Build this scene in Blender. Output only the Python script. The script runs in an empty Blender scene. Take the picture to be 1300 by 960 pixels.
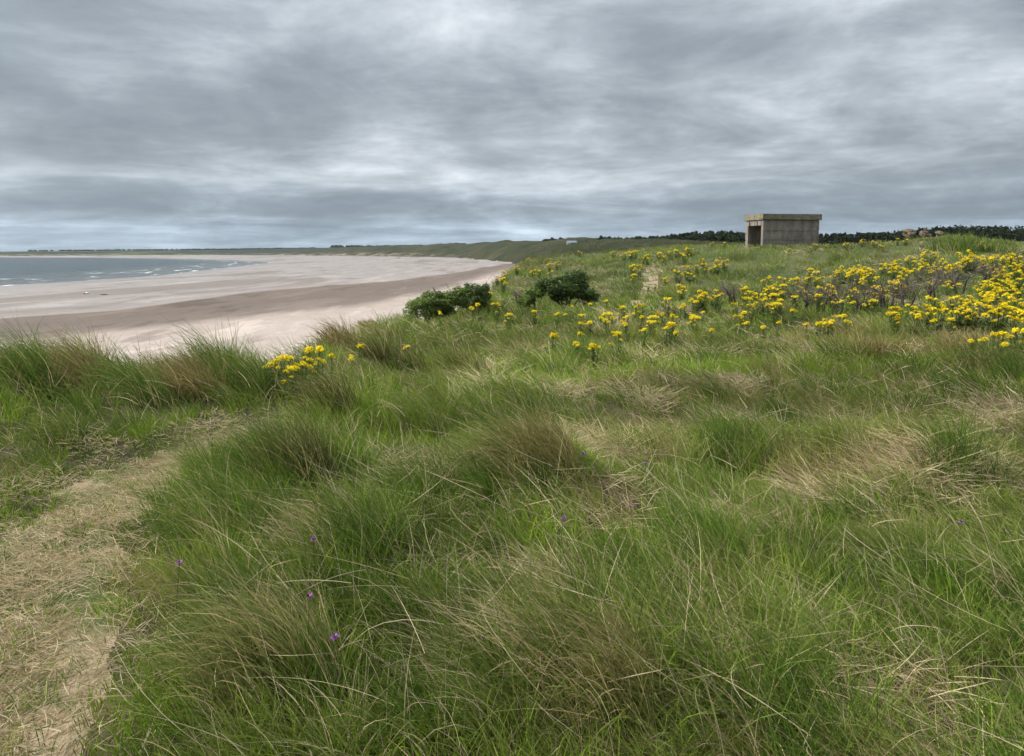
import bpy, bmesh, math, random
import numpy as np
from mathutils import Vector, Matrix
R = math.radians
random.seed(7)
rng = np.random.default_rng(11)
scene = bpy.context.scene
COL = scene.collection

# ------------------------------------------------------------------ camera model
F = 1011.0
HOR = 320.0
EYE = 6.5
PITCH = math.atan((435 - HOR) / F)
cd = bpy.data.cameras.new('camera'); cam = bpy.data.objects.new('camera', cd); COL.objects.link(cam)
cam.location = (0, 0, EYE)
cam.rotation_euler = (R(90) - PITCH, 0, 0)
cd.sensor_width = 36; cd.lens = F / 1300 * 36; cd.shift_y = -45 / 1300
cd.clip_start = 0.05; cd.clip_end = 20000
scene.camera = cam

def ray(u, v):
    a = (u - 650) / F; b = (435 - v) / F
    cp, sp = math.cos(PITCH), math.sin(PITCH)
    return np.array([a, cp + b * sp, -sp + b * cp])

# ------------------------------------------------------------------ noise
def _hash(ix, iy, seed):
    h = (ix.astype(np.int64) * 374761393 + iy.astype(np.int64) * 668265263 + seed * 982451653) & 0xffffffff
    h = ((h ^ (h >> 13)) * 1274126177) & 0xffffffff
    h = (h ^ (h >> 16)) & 0xffffffff
    return h / 4294967295.0
def vnoise(x, y, seed=0):
    ix = np.floor(x); iy = np.floor(y); fx = x - ix; fy = y - iy
    fx = fx * fx * (3 - 2 * fx); fy = fy * fy * (3 - 2 * fy)
    ix = ix.astype(np.int64); iy = iy.astype(np.int64)
    a = _hash(ix, iy, seed); b = _hash(ix + 1, iy, seed); c = _hash(ix, iy + 1, seed); d = _hash(ix + 1, iy + 1, seed)
    return (a * (1 - fx) + b * fx) * (1 - fy) + (c * (1 - fx) + d * fx) * fy
def fbm(x, y, seed=0, octv=3):
    s = 0; a = 0.5; t = 0
    for k in range(octv):
        s = s + a * vnoise(x * 2**k + 17.3 * k, y * 2**k - 9.1 * k, seed + k); t += a; a *= 0.5
    return s / t
def sstep(a, b, x):
    t = np.clip((x - a) / (b - a), 0, 1); return t * t * (3 - 2 * t)

# ------------------------------------------------------------------ terrain
FARL = [(900, -14), (1060, -5), (1200, -2), (1600, .3), (3000, .3)]
EDGE = [(14, -3), (18, -5.5), (25, -14)]
COLS = [
 (-500, [(0, -1.6), (5, -1.6), (8, -1.5), (10, -1.6)] + EDGE + FARL),
 (0,    [(0, -1.6), (4, -1.66), (7, -1.62), (9, -1.52), (11, -1.66)] + EDGE + FARL),
 (100,  [(0, -1.6), (4, -1.66), (7, -1.62), (9, -1.52), (11, -1.66)] + EDGE + [(900, -14), (1060, -5), (1200, -2), (1600, 1.8), (3000, 1.8)]),
 (200,  [(0, -1.6), (4, -1.64), (7, -1.6), (9.3, -1.52), (11, -1.66)] + EDGE + [(950, -14), (1150, -5), (1300, -1), (1600, 3.5), (3000, 3)]),
 (300,  [(0, -1.6), (4, -1.6), (7, -1.62), (10, -1.6), (12, -1.8), (15, -3.3), (20, -6), (25, -14), (1000, -14), (1200, -4.9), (1350, 0), (1500, 4.8), (3000, 4)]),
 (350,  [(0, -1.6), (4, -1.6), (7, -1.64), (10, -1.78), (12, -2.05), (15, -3.6), (20, -6.5), (25, -14), (980, -14), (1140, -4.9), (1280, 0), (1430, 5.8), (3000, 5)]),
 (400,  [(0, -1.6), (4, -1.58), (7, -1.66), (11, -1.58), (12.8, -1.5), (15, -2.1), (18, -4), (22, -7), (26, -14), (950, -14), (1080, -4.9), (1200, 0), (1350, 7.2), (3000, 6)]),
 (450,  [(0, -1.6), (4, -1.56), (7, -1.66), (12, -1.6), (14.8, -1.42), (17, -1.75), (20, -4), (25, -7), (28, -14), (850, -14), (960, -4.9), (1100, 2), (1250, 8), (3000, 7)]),
 (500,  [(0, -1.6), (4, -1.56), (7, -1.68), (12, -1.75), (15, -1.6), (17.5, -1.5), (20, -1.85), (24, -3.5), (30, -6), (40, -14), (740, -14), (830, -4.9), (950, 2), (1100, 9), (3000, 8)]),
 (560,  [(0, -1.6), (4, -1.55), (7, -1.68), (14, -1.95), (22, -2), (26, -2.15), (30, -3), (36, -6), (45, -14), (620, -14), (700, -4.9), (800, 2), (950, 9.6), (3000, 8)]),
 (600,  [(0, -1.6), (4, -1.54), (7, -1.66), (14, -1.95), (24, -2.05), (30, -2.2), (35, -2.3), (40, -3), (50, -6), (62, -14), (490, -14), (570, -4.9), (640, 1), (780, 8.8), (1200, 8), (3000, 6)]),
 (630,  [(0, -1.6), (4, -1.52), (7, -1.64), (14, -1.95), (24, -2.05), (30, -2.1), (38, -1.9), (46, -1.65), (55, -1.5), (63, -1.7), (80, -4), (100, -14), (370, -14), (430, -4.9), (520, 3), (640, 10.2), (800, 9), (3000, 6)]),
 (660,  [(0, -1.6), (4, -1.5), (5.2, -1.45), (7, -1.62), (14, -1.95), (24, -2.05), (30, -2.1), (38, -1.9), (48, -1.3), (60, -1.05), (80, -.85), (95, -1), (150, -2.5), (250, -3), (350, -.5), (450, 4.2), (560, 8), (700, 7), (3000, 6)]),
 (720,  [(0, -1.6), (4, -1.5), (5.2, -1.46), (7, -1.62), (14, -1.95), (24, -2), (30, -2), (38, -1.7), (48, -1.25), (60, -.95), (80, -.6), (100, -.9), (200, -.8), (330, 3), (480, 7), (600, 7), (3000, 6)]),
 (780,  [(0, -1.6), (4, -1.52), (7, -1.64), (14, -1.95), (24, -2), (30, -1.85), (38, -1.35), (48, -.7), (60, -.3), (80, -.2), (100, -.5), (200, 1), (330, 4), (450, 6.5), (3000, 6)]),
 (830,  [(0, -1.6), (4, -1.54), (7, -1.66), (14, -1.95), (24, -2), (30, -1.85), (38, -1.25), (46, -.8), (54, -.25), (64, .15), (80, .2), (120, 0), (200, 2.0), (300, 3), (3000, 4)]),
 (900,  [(0, -1.6), (4, -1.56), (7, -1.68), (14, -1.95), (24, -1.98), (32, -1.7), (40, -1.1), (50, -.2), (58, .45), (70, .5), (100, 0), (200, 1), (300, 2), (3000, 4)]),
 (968,  [(0, -1.6), (4, -1.6), (7, -1.7), (14, -1.95), (24, -1.95), (32, -1.6), (40, -1.0), (48, -.1), (51, .12), (60, .3), (70, .3), (100, 0), (200, 0), (300, 1), (3000, 4)]),
 (1050, [(0, -1.6), (4, -1.6), (7, -1.7), (14, -1.93), (22, -1.9), (30, -1.5), (38, -.9), (48, -.1), (54, .22), (62, .35), (80, .3), (100, 0), (200, 0), (300, 1), (3000, 4)]),
 (1120, [(0, -1.6), (4, -1.6), (7, -1.7), (12, -1.9), (22, -1.85), (28, -1.5), (36, -.9), (46, .1), (54, .5), (62, .6), (80, .5), (100, 0), (200, 0), (300, 1), (3000, 4)]),
 (1210, [(0, -1.6), (4, -1.6), (7, -1.72), (11, -1.9), (20, -1.8), (27, -1.3), (36, -.6), (44, .3), (51, .95), (58, .9), (80, .4), (100, 0), (200, 0), (300, 1), (3000, 4)]),
 (1300, [(0, -1.6), (4, -1.62), (7, -1.75), (11, -1.9), (20, -1.8), (27, -1.3), (36, -.65), (46, .05), (54, .3), (70, .6), (90, .9), (100, .9), (200, 0), (300, 1), (3000, 4)]),
 (1900, [(0, -1.6), (4, -1.65), (7, -1.75), (12, -1.9), (20, -1.8), (27, -1.3), (36, -.6), (46, .1), (54, .4), (70, .7), (100, .9), (200, 0), (300, 1), (3000, 4)]),
]
LG = np.linspace(math.log(1.0), math.log(9001.0), 900)     # log(d+1)
_tab = []
for u, prof in COLS:
    d = np.array([p[0] for p in prof], float); z = np.array([p[1] for p in prof], float)
    zz = np.interp(LG, np.log(d + 1), z)
    k = np.exp(-0.5 * (np.arange(-12, 13) / 4.5)**2); k /= k.sum()
    zz = np.convolve(np.pad(zz, 12, mode='edge'), k, mode='valid')
    _tab.append(zz)
_tab = np.array(_tab); _us = np.array([c[0] for c in COLS], float)
# resample finely over u and smooth
_uf = np.arange(-500, 1901, 5.0)
TAB = np.array([np.interp(_uf, _us, _tab[:, j]) for j in range(len(LG))]).T
k = np.exp(-0.5 * (np.arange(-8, 9) / 3.0)**2); k /= k.sum()
TAB = np.array([np.convolve(np.pad(TAB[:, j], 8, mode='edge'), k, mode='valid') for j in range(TAB.shape[1])]).T

# water outline on the plan (x, y), metres
WPX = [(100, 357), (200, 350.3), (280, 341), (330, 335.3), (345, 333.6), (330, 332), (300, 330.6), (260, 329.4), (210, 328.2), (150, 327.3), (0, 326.8), (-200, 326.8)]
WL = [(-98, -4000), (-98, -500), (-97, 60), (-98, 150)]
for u, v in WPX:
    r_ = ray(u, v); t_ = -EYE / r_[2]; WL.append((r_[0] * t_, r_[1] * t_))
WL += [(-1500, 1010), (-3000, 1200), (-9500, 1700), (-9500, -4000)]
WL = np.array(WL)
def water_sd(x, y):
    """signed distance: positive on land, negative on water"""
    sh = x.shape; x = x.ravel(); y = y.ravel()
    best = np.full(x.shape, 1e18); inside = np.zeros(x.shape, bool)
    n = len(WL)
    for i in range(n):
        ax, ay = WL[i]; bx, by = WL[(i + 1) % n]
        dx, dy = bx - ax, by - ay
        t = np.clip(((x - ax) * dx + (y - ay) * dy) / (dx * dx + dy * dy), 0, 1)
        best = np.minimum(best, (x - ax - t * dx)**2 + (y - ay - t * dy)**2)
        c = ((ay > y) != (by > y))
        with np.errstate(divide='ignore', invalid='ignore'):
            xi = (bx - ax) * (y - ay) / (by - ay) + ax
        inside ^= c & (x < xi)
    s = np.sqrt(best); s[inside] *= -1
    return s.reshape(sh)

def polydist(x, y, pts):
    best = np.full(x.shape, 1e18)
    for (ax, ay), (bx, by) in zip(pts[:-1], pts[1:]):
        dx, dy = bx - ax, by - ay
        t = np.clip(((x - ax) * dx + (y - ay) * dy) / (dx * dx + dy * dy), 0, 1)
        best = np.minimum(best, (x - ax - t * dx)**2 + (y - ay - t * dy)**2)
    return np.sqrt(best)

HUMPS = []      # (x, y, radius, height) small grass-covered humps, filled below
def dune_profile(x, y):
    r = np.hypot(x, y); th = np.arctan2(x, y)
    thc = np.clip(th, -R(48), R(50))
    u = 650 + F * np.tan(thc)
    d = r * np.cos(thc)
    fu = np.clip((u + 500) / 5.0, 0, len(_uf) - 1.001); fd = np.clip((np.log(d + 1) - LG[0]) / (LG[1] - LG[0]), 0, len(LG) - 1.001)
    iu = fu.astype(int); idd = fd.astype(int); a = fu - iu; b = fd - idd
    z = (TAB[iu, idd] * (1 - a) + TAB[iu + 1, idd] * a) * (1 - b) + (TAB[iu, idd + 1] * (1 - a) + TAB[iu + 1, idd + 1] * a) * b
    back = sstep(R(95), R(150), np.abs(th))
    z = z * (1 - back) + back * (-1.6 - .3 * sstep(5, 60, r))
    # undulation
    near = (fbm(x / 1.5, y / 1.5, 5) - .5) * .30 * sstep(1.5, 4, r)
    mid = (fbm(x / 6.0, y / 6.0, 21) - .5) * .95 * sstep(10, 30, r) * (1 - .65 * sstep(60, 100, r))
    far = (fbm(x / 38., y / 38., 33, 4) - .5) * 7 * sstep(90, 350, r) * (1 - sstep(1000, 1500, r) * .8)
    z = z + near + mid + far
    for hx, hy, hr, hh in HUMPS:
        z = z + hh * np.exp(-((x - hx)**2 + (y - hy)**2) / hr**2)
    return z
def beach_z(x, y, sd=None):
    if sd is None: sd = water_sd(x, y)
    z = np.where(sd > 0, 1.85 * (1 - np.exp(-np.maximum(sd, 0) / 62)), np.maximum(sd * .02, -4))
    z = z + (fbm(x / 14, y / 40, 77) - .5) * .14 * sstep(5, 40, sd)
    return z - EYE
PATH_NEAR = []; PATH_FAR = []
def height(x, y):
    """world z"""
    x = np.asarray(x, float); y = np.asarray(y, float)
    a = dune_profile(x, y); b = beach_z(x, y)
    z = np.maximum(a, b)
    return z + EYE
def h1(x, y): return float(height(np.array([x]), np.array([y]))[0])
def hits(uv, hh=0.0):
    """intersect many pixel rays with the surface raised by hh -> base points on the ground"""
    uv = np.array(uv, float)
    rays = np.array([ray(u, v) for u, v in uv]); hh = np.broadcast_to(np.asarray(hh, float), (len(uv),))
    ts = np.exp(np.linspace(math.log(2.0), math.log(3000), 1400))
    out = np.zeros((len(uv), 3))
    X = rays[:, 0:1] * ts; Y = rays[:, 1:2] * ts; Z = EYE + rays[:, 2:3] * ts
    H = height(X, Y) + hh[:, None]
    below = Z <= H
    idx = np.where(below.any(1), below.argmax(1), len(ts) - 1)
    for i, j in enumerate(idx):
        t = ts[j]; x, y = rays[i, 0] * t, rays[i, 1] * t
        out[i] = (x, y, 0)
    out[:, 2] = height(out[:, 0], out[:, 1])
    return out
def hit(u, v, hh=0.0): return hits([(u, v)], hh)[0]
def at(u, v, d):
    """point at pixel (u, v) and forward distance d metres"""
    r_ = ray(u, v); t = d / r_[1]; return np.array([r_[0] * t, d, EYE + r_[2] * t])

p_ = hit(690, 655); HUMPS.append((p_[0], p_[1], .75, .16))
p_ = hit(1150, 600); HUMPS.append((p_[0], p_[1], .7, .12))
p_ = hit(640, 600); HUMPS.append((p_[0], p_[1], .5, .12))
p_ = hit(380, 620); HUMPS.append((p_[0], p_[1], .5, .14))
p_ = hit(900, 590); HUMPS.append((p_[0], p_[1], .6, .12))
for u_, v_, r_h in [(-5, 512, .5), (40, 500, .45), (130, 500, .42), (175, 512, .42), (232, 502, .42), (292, 495, .45), (345, 506, .35), (415, 446, .5), (380, 605, .32), (430, 535, .42), (508, 470, .5), (590, 480, .5), (690, 600, .32), (1215, 600, .32), (350, 880, .28), (760, 880, .3), (940, 560, .4), (1100, 540, .4), (560, 640, .35), (470, 720, .35)]:
    p_ = hit(u_, v_); HUMPS.append((p_[0], p_[1], r_h, .11))
PATH_NEAR = [tuple(hit(u, v)[:2]) for u, v in [(-190, 1150), (-80, 960), (-25, 860), (15, 760), (58, 695), (112, 642), (186, 594), (255, 568), (315, 543)]]
PATH_FAR = [tuple(hit(u, v)[:2]) for u, v in [(800, 392), (812, 382), (822, 372), (826, 362), (824, 352), (828, 342), (834, 334)]]

# ------------------------------------------------------------------ helpers for objects
def tag(o, label=None, cat=None, group=None, kind=None):
    if label: o['label'] = label
    if cat: o['category'] = cat
    if group: o['group'] = group
    if kind: o['kind'] = kind
    return o
def empty(name, loc, rz=0.0, label=None, cat=None, group=None):
    o = bpy.data.objects.new(name, None); COL.objects.link(o)
    o.location = loc; o.rotation_euler = (0, 0, rz); o.empty_display_size = .2
    return tag(o, label, cat, group)
def obj(name, me, mat=None, parent=None):
    o = bpy.data.objects.new(name, me); COL.objects.link(o)
    if mat and not me.materials: me.materials.append(mat)
    if parent: o.parent = parent
    return o
def children(o): return [c for c in COL.objects if c.parent == o]
def copy_thing(src, kids, loc, rz, sc):
    r_ = src.copy(); COL.objects.link(r_); r_.location = loc; r_.rotation_euler = (0, 0, rz); r_.scale = (sc, sc, sc)
    for ch in kids:
        c = ch.copy(); COL.objects.link(c); c.parent = r_
    return r_
def np_mesh(name, verts, faces_n, idx, cols=None, attrs=None, smooth=False):
    """verts (N,3); faces: idx flat (M*faces_n)"""
    me = bpy.data.meshes.new(name)
    nf = len(idx) // faces_n
    me.vertices.add(len(verts)); me.vertices.foreach_set('co', np.asarray(verts, np.float32).ravel())
    me.loops.add(len(idx)); me.loops.foreach_set('vertex_index', np.asarray(idx, np.int32))
    me.polygons.add(nf); me.polygons.foreach_set('loop_start', np.arange(0, nf * faces_n, faces_n, dtype=np.int32))
    try: me.polygons.foreach_set('loop_total', np.full(nf, faces_n, np.int32))
    except Exception: pass
    me.polygons.foreach_set('use_smooth', np.full(nf, smooth, bool))
    if cols is not None:
        a = me.attributes.new('Col', 'FLOAT_COLOR', 'POINT')
        c4 = np.ones((len(verts), 4), np.float32); c4[:, :3] = cols
        a.data.foreach_set('color', c4.ravel())
    for k_, v_ in (attrs or {}).items():
        a = me.attributes.new(k_, 'FLOAT', 'POINT'); a.data.foreach_set('value', np.asarray(v_, np.float32))
    me.update(calc_edges=True)
    return me
def bm_mesh(name, bm, smooth=False):
    me = bpy.data.meshes.new(name); bm.to_mesh(me); bm.free()
    if smooth: me.polygons.foreach_set('use_smooth', [True] * len(me.polygons))
    me.update(); return me
def add_box(bm, c, s, rz=0.0, bev=0.0):
    M_ = Matrix.Translation(c) @ Matrix.Rotation(rz, 4, 'Z') @ Matrix.Diagonal((s[0], s[1], s[2], 1))
    r_ = bmesh.ops.create_cube(bm, size=1, matrix=M_)
    if bev > 0:
        es = list({e for v in r_['verts'] for e in v.link_edges})
        bmesh.ops.bevel(bm, geom=es, offset=bev, segments=2, affect='EDGES', profile=.6)
def tube(bm, pts, rads, n=6):
    rings = []
    for i, p in enumerate(pts):
        p = Vector(p)
        t = (Vector(pts[min(i + 1, len(pts) - 1)]) - Vector(pts[max(i - 1, 0)])).normalized()
        a = t.orthogonal().normalized(); b = t.cross(a)
        rings.append([bm.verts.new(p + (a * math.cos(2 * math.pi * k / n) + b * math.sin(2 * math.pi * k / n)) * rads[i]) for k in range(n)])
    for r0, r1 in zip(rings[:-1], rings[1:]):
        for k in range(n): bm.faces.new((r0[k], r0[(k + 1) % n], r1[(k + 1) % n], r1[k]))
    bm.faces.new(rings[0][::-1]); bm.faces.new(rings[-1])

# ------------------------------------------------------------------ materials
def newmat(name):
    m = bpy.data.materials.new(name); m.use_nodes = True
    nt = m.node_tree; nt.nodes.clear()
    out = nt.nodes.new('ShaderNodeOutputMaterial')
    return m, nt, out
class NT:
    def __init__(s, nt): s.nt = nt
    def n(s, t, **kw):
        nd = s.nt.nodes.new(t)
        for k_, v_ in kw.items():
            if k_ in nd.inputs.keys(): nd.inputs[k_].default_value = v_
            else: setattr(nd, k_, v_)
        return nd
    def l(s, a, b): s.nt.links.new(a, b)
    def ramp(s, fac, stops, interp='LINEAR'):
        r_ = s.nt.nodes.new('ShaderNodeValToRGB'); cr = r_.color_ramp; cr.interpolation = interp
        while len(cr.elements) < len(stops): cr.elements.new(.5)
        for e, (p, c) in zip(cr.elements, stops):
            e.position = p; e.color = (*c, 1) if len(c) == 3 else c
        s.l(fac, r_.inputs['Fac']); return r_
    def math(s, op, a, b=None, clamp=False):
        m_ = s.nt.nodes.new('ShaderNodeMath'); m_.operation = op; m_.use_clamp = clamp
        for i, q in enumerate((a, b)):
            if q is None: continue
            if isinstance(q, (int, float)): m_.inputs[i].default_value = q
            else: s.l(q, m_.inputs[i])
        return m_.outputs[0]
    def mix(s, fac, a, b, mode='MIX'):
        m_ = s.nt.nodes.new('ShaderNodeMix'); m_.data_type = 'RGBA'; m_.blend_type = mode
        for sock, q in ((m_.inputs[0], fac), (m_.inputs[6], a), (m_.inputs[7], b)):
            if isinstance(q, (int, float)): sock.default_value = q
            elif isinstance(q, tuple): sock.default_value = (*q, 1)
            else: s.l(q, sock)
        return m_.outputs[2]
    def smooth(s, x, a, b):
        m_ = s.nt.nodes.new('ShaderNodeMapRange'); m_.interpolation_type = 'SMOOTHSTEP'
        s.l(x, m_.inputs[0]); m_.inputs[1].default_value = a; m_.inputs[2].default_value = b
        return m_.outputs[0]
def noise(N, vec, scale, detail=4, rough=.55, dist=0, mapscale=None):
    t = N.n('ShaderNodeTexNoise'); t.inputs['Scale'].default_value = scale; t.inputs['Detail'].default_value = detail
    t.inputs['Roughness'].default_value = rough; t.inputs['Distortion'].default_value = dist
    if mapscale:
        mp = N.n('ShaderNodeMapping'); mp.inputs['Scale'].default_value = mapscale; N.l(vec, mp.inputs['Vector']); vec = mp.outputs[0]
    N.l(vec, t.inputs['Vector']); return t.outputs['Fac']

def mat_foliage(name, transl=.28, rough=.6, spec=.25, tint=(1, 1, 1)):
    m, nt, out = newmat(name); N = NT(nt)
    at_ = N.n('ShaderNodeAttribute'); at_.attribute_name = 'Col'
    c = N.mix(1.0, at_.outputs['Color'], tint, 'MULTIPLY')
    p = N.n('ShaderNodeBsdfPrincipled'); N.l(c, p.inputs['Base Color']); p.inputs['Roughness'].default_value = rough
    p.inputs['Specular IOR Level'].default_value = spec
    tr = N.n('ShaderNodeBsdfTranslucent'); N.l(c, tr.inputs['Color'])
    mx = N.n('ShaderNodeMixShader'); mx.inputs[0].default_value = transl
    N.l(p.outputs[0], mx.inputs[1]); N.l(tr.outputs[0], mx.inputs[2]); N.l(mx.outputs[0], out.inputs['Surface'])
    return m
def mat_simple(name, col, rough=.8, var=.25, scale=8, bump=.3, spec=.3, metallic=0):
    m, nt, out = newmat(name); N = NT(nt)
    tc = N.n('ShaderNodeTexCoord'); f = noise(N, tc.outputs['Object'], scale, 5)
    lo = tuple(c * (1 - var) for c in col); hi = tuple(min(1, c * (1 + var)) for c in col)
    r_ = N.ramp(f, [(.3, lo), (.7, hi)])
    p = N.n('ShaderNodeBsdfPrincipled'); N.l(r_.outputs[0], p.inputs['Base Color']); p.inputs['Roughness'].default_value = rough
    p.inputs['Specular IOR Level'].default_value = spec; p.inputs['Metallic'].default_value = metallic
    b = N.n('ShaderNodeBump'); b.inputs['Strength'].default_value = bump; b.inputs['Distance'].default_value = .02
    N.l(f, b.inputs['Height']); N.l(b.outputs[0], p.inputs['Normal']); N.l(p.outputs[0], out.inputs['Surface'])
    return m
def vmath(N, op, a, b):
    m_ = N.nt.nodes.new('ShaderNodeVectorMath'); m_.operation = op
    for i, q in enumerate((a, b)):
        if isinstance(q, tuple): m_.inputs[i].default_value = q
        else: N.l(q, m_.inputs[i])
    return m_

# dune soil and thatch
def mat_dune():
    m, nt, out = newmat('dune_turf'); N = NT(nt)
    g = N.n('ShaderNodeNewGeometry'); P = g.outputs['Position']
    at_ = N.n('ShaderNodeAttribute'); at_.attribute_name = 'dist'
    n1 = noise(N, P, 5, 6, .65); n2 = noise(N, P, .35, 5, .6); n3 = noise(N, P, .045, 6, .62)
    near = N.ramp(n1, [(.3, (.022, .022, .010)), (.5, (.055, .048, .024)), (.7, (.12, .095, .052))])
    mid = N.ramp(n2, [(.3, (.035, .055, .018)), (.5, (.07, .085, .03)), (.68, (.13, .115, .06))])
    far = N.ramp(n3, [(.32, (.02, .028, .013)), (.47, (.038, .044, .02)), (.6, (.058, .056, .028)), (.72, (.09, .078, .045))])
    mfine = noise(N, P, .5, 6, .7)
    far2 = N.mix(.75, far.outputs[0], N.ramp(mfine, [(.3, (.35, .38, .35)), (.7, (1.5, 1.45, 1.35))]).outputs[0], 'MULTIPLY')
    f1 = N.smooth(at_.outputs['Fac'], 8, 30); f2 = N.smooth(at_.outputs['Fac'], 60, 160)
    c = N.mix(f2, N.mix(f1, near.outputs[0], mid.outputs[0]), far2)
    # bare sand faces on far dunes
    sa = N.n('ShaderNodeAttribute'); sa.attribute_name = 'sand'
    ns = noise(N, P, .08, 6, .7)
    sf = N.math('MULTIPLY', sa.outputs['Fac'], N.smooth(ns, .50, .58))
    c = N.mix(sf, c, (.40, .30, .23))
    fg = N.smooth(at_.outputs['Fac'], 1100, 1500)
    fields = N.ramp(noise(N, P, .0035, 2, .5), [(.42, (.03, .042, .03)), (.5, (.07, .10, .045)), (.58, (.035, .05, .035))], 'CONSTANT')
    c = N.mix(fg, c, fields.outputs[0])
    p = N.n('ShaderNodeBsdfPrincipled'); N.l(c, p.inputs['Base Color']); p.inputs['Roughness'].default_value = .95; p.inputs['Specular IOR Level'].default_value = .1
    b = N.n('ShaderNodeBump'); b.inputs['Strength'].default_value = .6; b.inputs['Distance'].default_value = .03; N.l(n1, b.inputs['Height'])
    b2 = N.n('ShaderNodeBump'); b2.inputs['Strength'].default_value = .9; b2.inputs['Distance'].default_value = 1.2; N.l(N.math('MULTIPLY', mfine, f2), b2.inputs['Height'])
    N.l(b.outputs[0], b2.inputs['Normal'])
    N.l(b2.outputs[0], p.inputs['Normal']); N.l(p.outputs[0], out.inputs['Surface'])
    return m
def mat_path():
    m, nt, out = newmat('trodden_straw_path'); N = NT(nt)
    g = N.n('ShaderNodeNewGeometry'); P = g.outputs['Position']
    n1 = noise(N, P, 14, 8, .75, 0, (1, .6, 1)); n2 = noise(N, P, 1.8, 5, .65); n3 = noise(N, P, 60, 4, .7, 2.0, (1, .35, 1))
    c = N.ramp(n1, [(.3, (.17, .12, .07)), (.5, (.34, .26, .165)), (.7, (.50, .41, .29))]).outputs[0]
    c = N.mix(N.smooth(n2, .46, .6), c, (.09, .12, .04))
    c = N.mix(.5, c, N.ramp(n3, [(.35, (.55, .5, .45)), (.65, (1.3, 1.3, 1.3))]).outputs[0], 'MULTIPLY')
    p = N.n('ShaderNodeBsdfPrincipled'); N.l(c, p.inputs['Base Color']); p.inputs['Roughness'].default_value = .95; p.inputs['Specular IOR Level'].default_value = .15
    b = N.n('ShaderNodeBump'); b.inputs['Strength'].default_value = .8; b.inputs['Distance'].default_value = .02; N.l(n1, b.inputs['Height'])
    N.l(b.outputs[0], p.inputs['Normal']); N.l(p.outputs[0], out.inputs['Surface'])
    return m
def mat_beach():
    m, nt, out = newmat('beach_sand'); N = NT(nt)
    g = N.n('ShaderNodeNewGeometry'); P = g.outputs['Position']
    a1 = N.n('ShaderNodeAttribute'); a1.attribute_name = 'band'      # 0 wet .. 1 damp .. 2 dry
    sd = N.n('ShaderNodeAttribute'); sd.attribute_name = 'shore'
    st = noise(N, P, .05, 6, .6, .5, (1.0, .16, 1)); st2 = noise(N, P, .22, 6, .65, .3, (1, .2, 1)); st3 = noise(N, P, 1.1, 5, .6, .3, (1, .4, 1))
    warp = N.math('ADD', a1.outputs['Fac'], N.math('MULTIPLY', N.math('SUBTRACT', st, .5), .5))
    base = N.ramp(N.math('MULTIPLY', warp, .333), [(.0, (.25, .225, .205)), (.22, (.255, .225, .205)), (.325, (.265, .23, .205)), (.345, (.145, .11, .086)), (.50, (.128, .097, .077)), (.66, (.155, .12, .097)), (.76, (.345, .28, .235)), (.9, (.375, .31, .265))])
    streak = N.ramp(st2, [(.36, (.68, .65, .64)), (.44, (1, 1, 1)), (.55, (1.0, 1.0, 1.0)), (.60, (1.24, 1.24, 1.25))])
    c = N.mix(1, base.outputs[0], streak.outputs[0], 'MULTIPLY')
    st4 = noise(N, P, .035, 5, .6, .8, (1.0, .22, 1))
    wetstreak = N.math('MULTIPLY', N.smooth(st4, .54, .60), N.math('SUBTRACT', 1, N.smooth(a1.outputs['Fac'], .7, 1.0)))
    c = N.mix(N.math('MULTIPLY', wetstreak, .75), c, (.165, .135, .115))
    c = N.mix(.6, c, N.ramp(st3, [(.3, (.86, .86, .86)), (.7, (1.13, 1.13, 1.13))]).outputs[0], 'MULTIPLY')
    st5 = noise(N, P, 5.5, 5, .7, .3, (1, .5, 1)); c = N.mix(.6, c, N.ramp(st5, [(.3, (.8, .8, .8)), (.7, (1.18, 1.18, 1.18))]).outputs[0], 'MULTIPLY')
    # wet strip beside the water
    wet = N.math('SUBTRACT', 1, N.smooth(sd.outputs['Fac'], 2, 22))
    c = N.mix(N.math('MULTIPLY', wet, .55), c, (.22, .20, .185))
    p = N.n('ShaderNodeBsdfPrincipled'); N.l(c, p.inputs['Base Color'])
    N.l(N.math('SUBTRACT', .9, N.math('MULTIPLY', wet, .45)), p.inputs['Roughness']); p.inputs['Specular IOR Level'].default_value = .25
    b = N.n('ShaderNodeBump'); b.inputs['Strength'].default_value = .5; b.inputs['Distance'].default_value = .12; N.l(st3, b.inputs['Height'])
    N.l(b.outputs[0], p.inputs['Normal']); N.l(p.outputs[0], out.inputs['Surface'])
    return m
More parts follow.
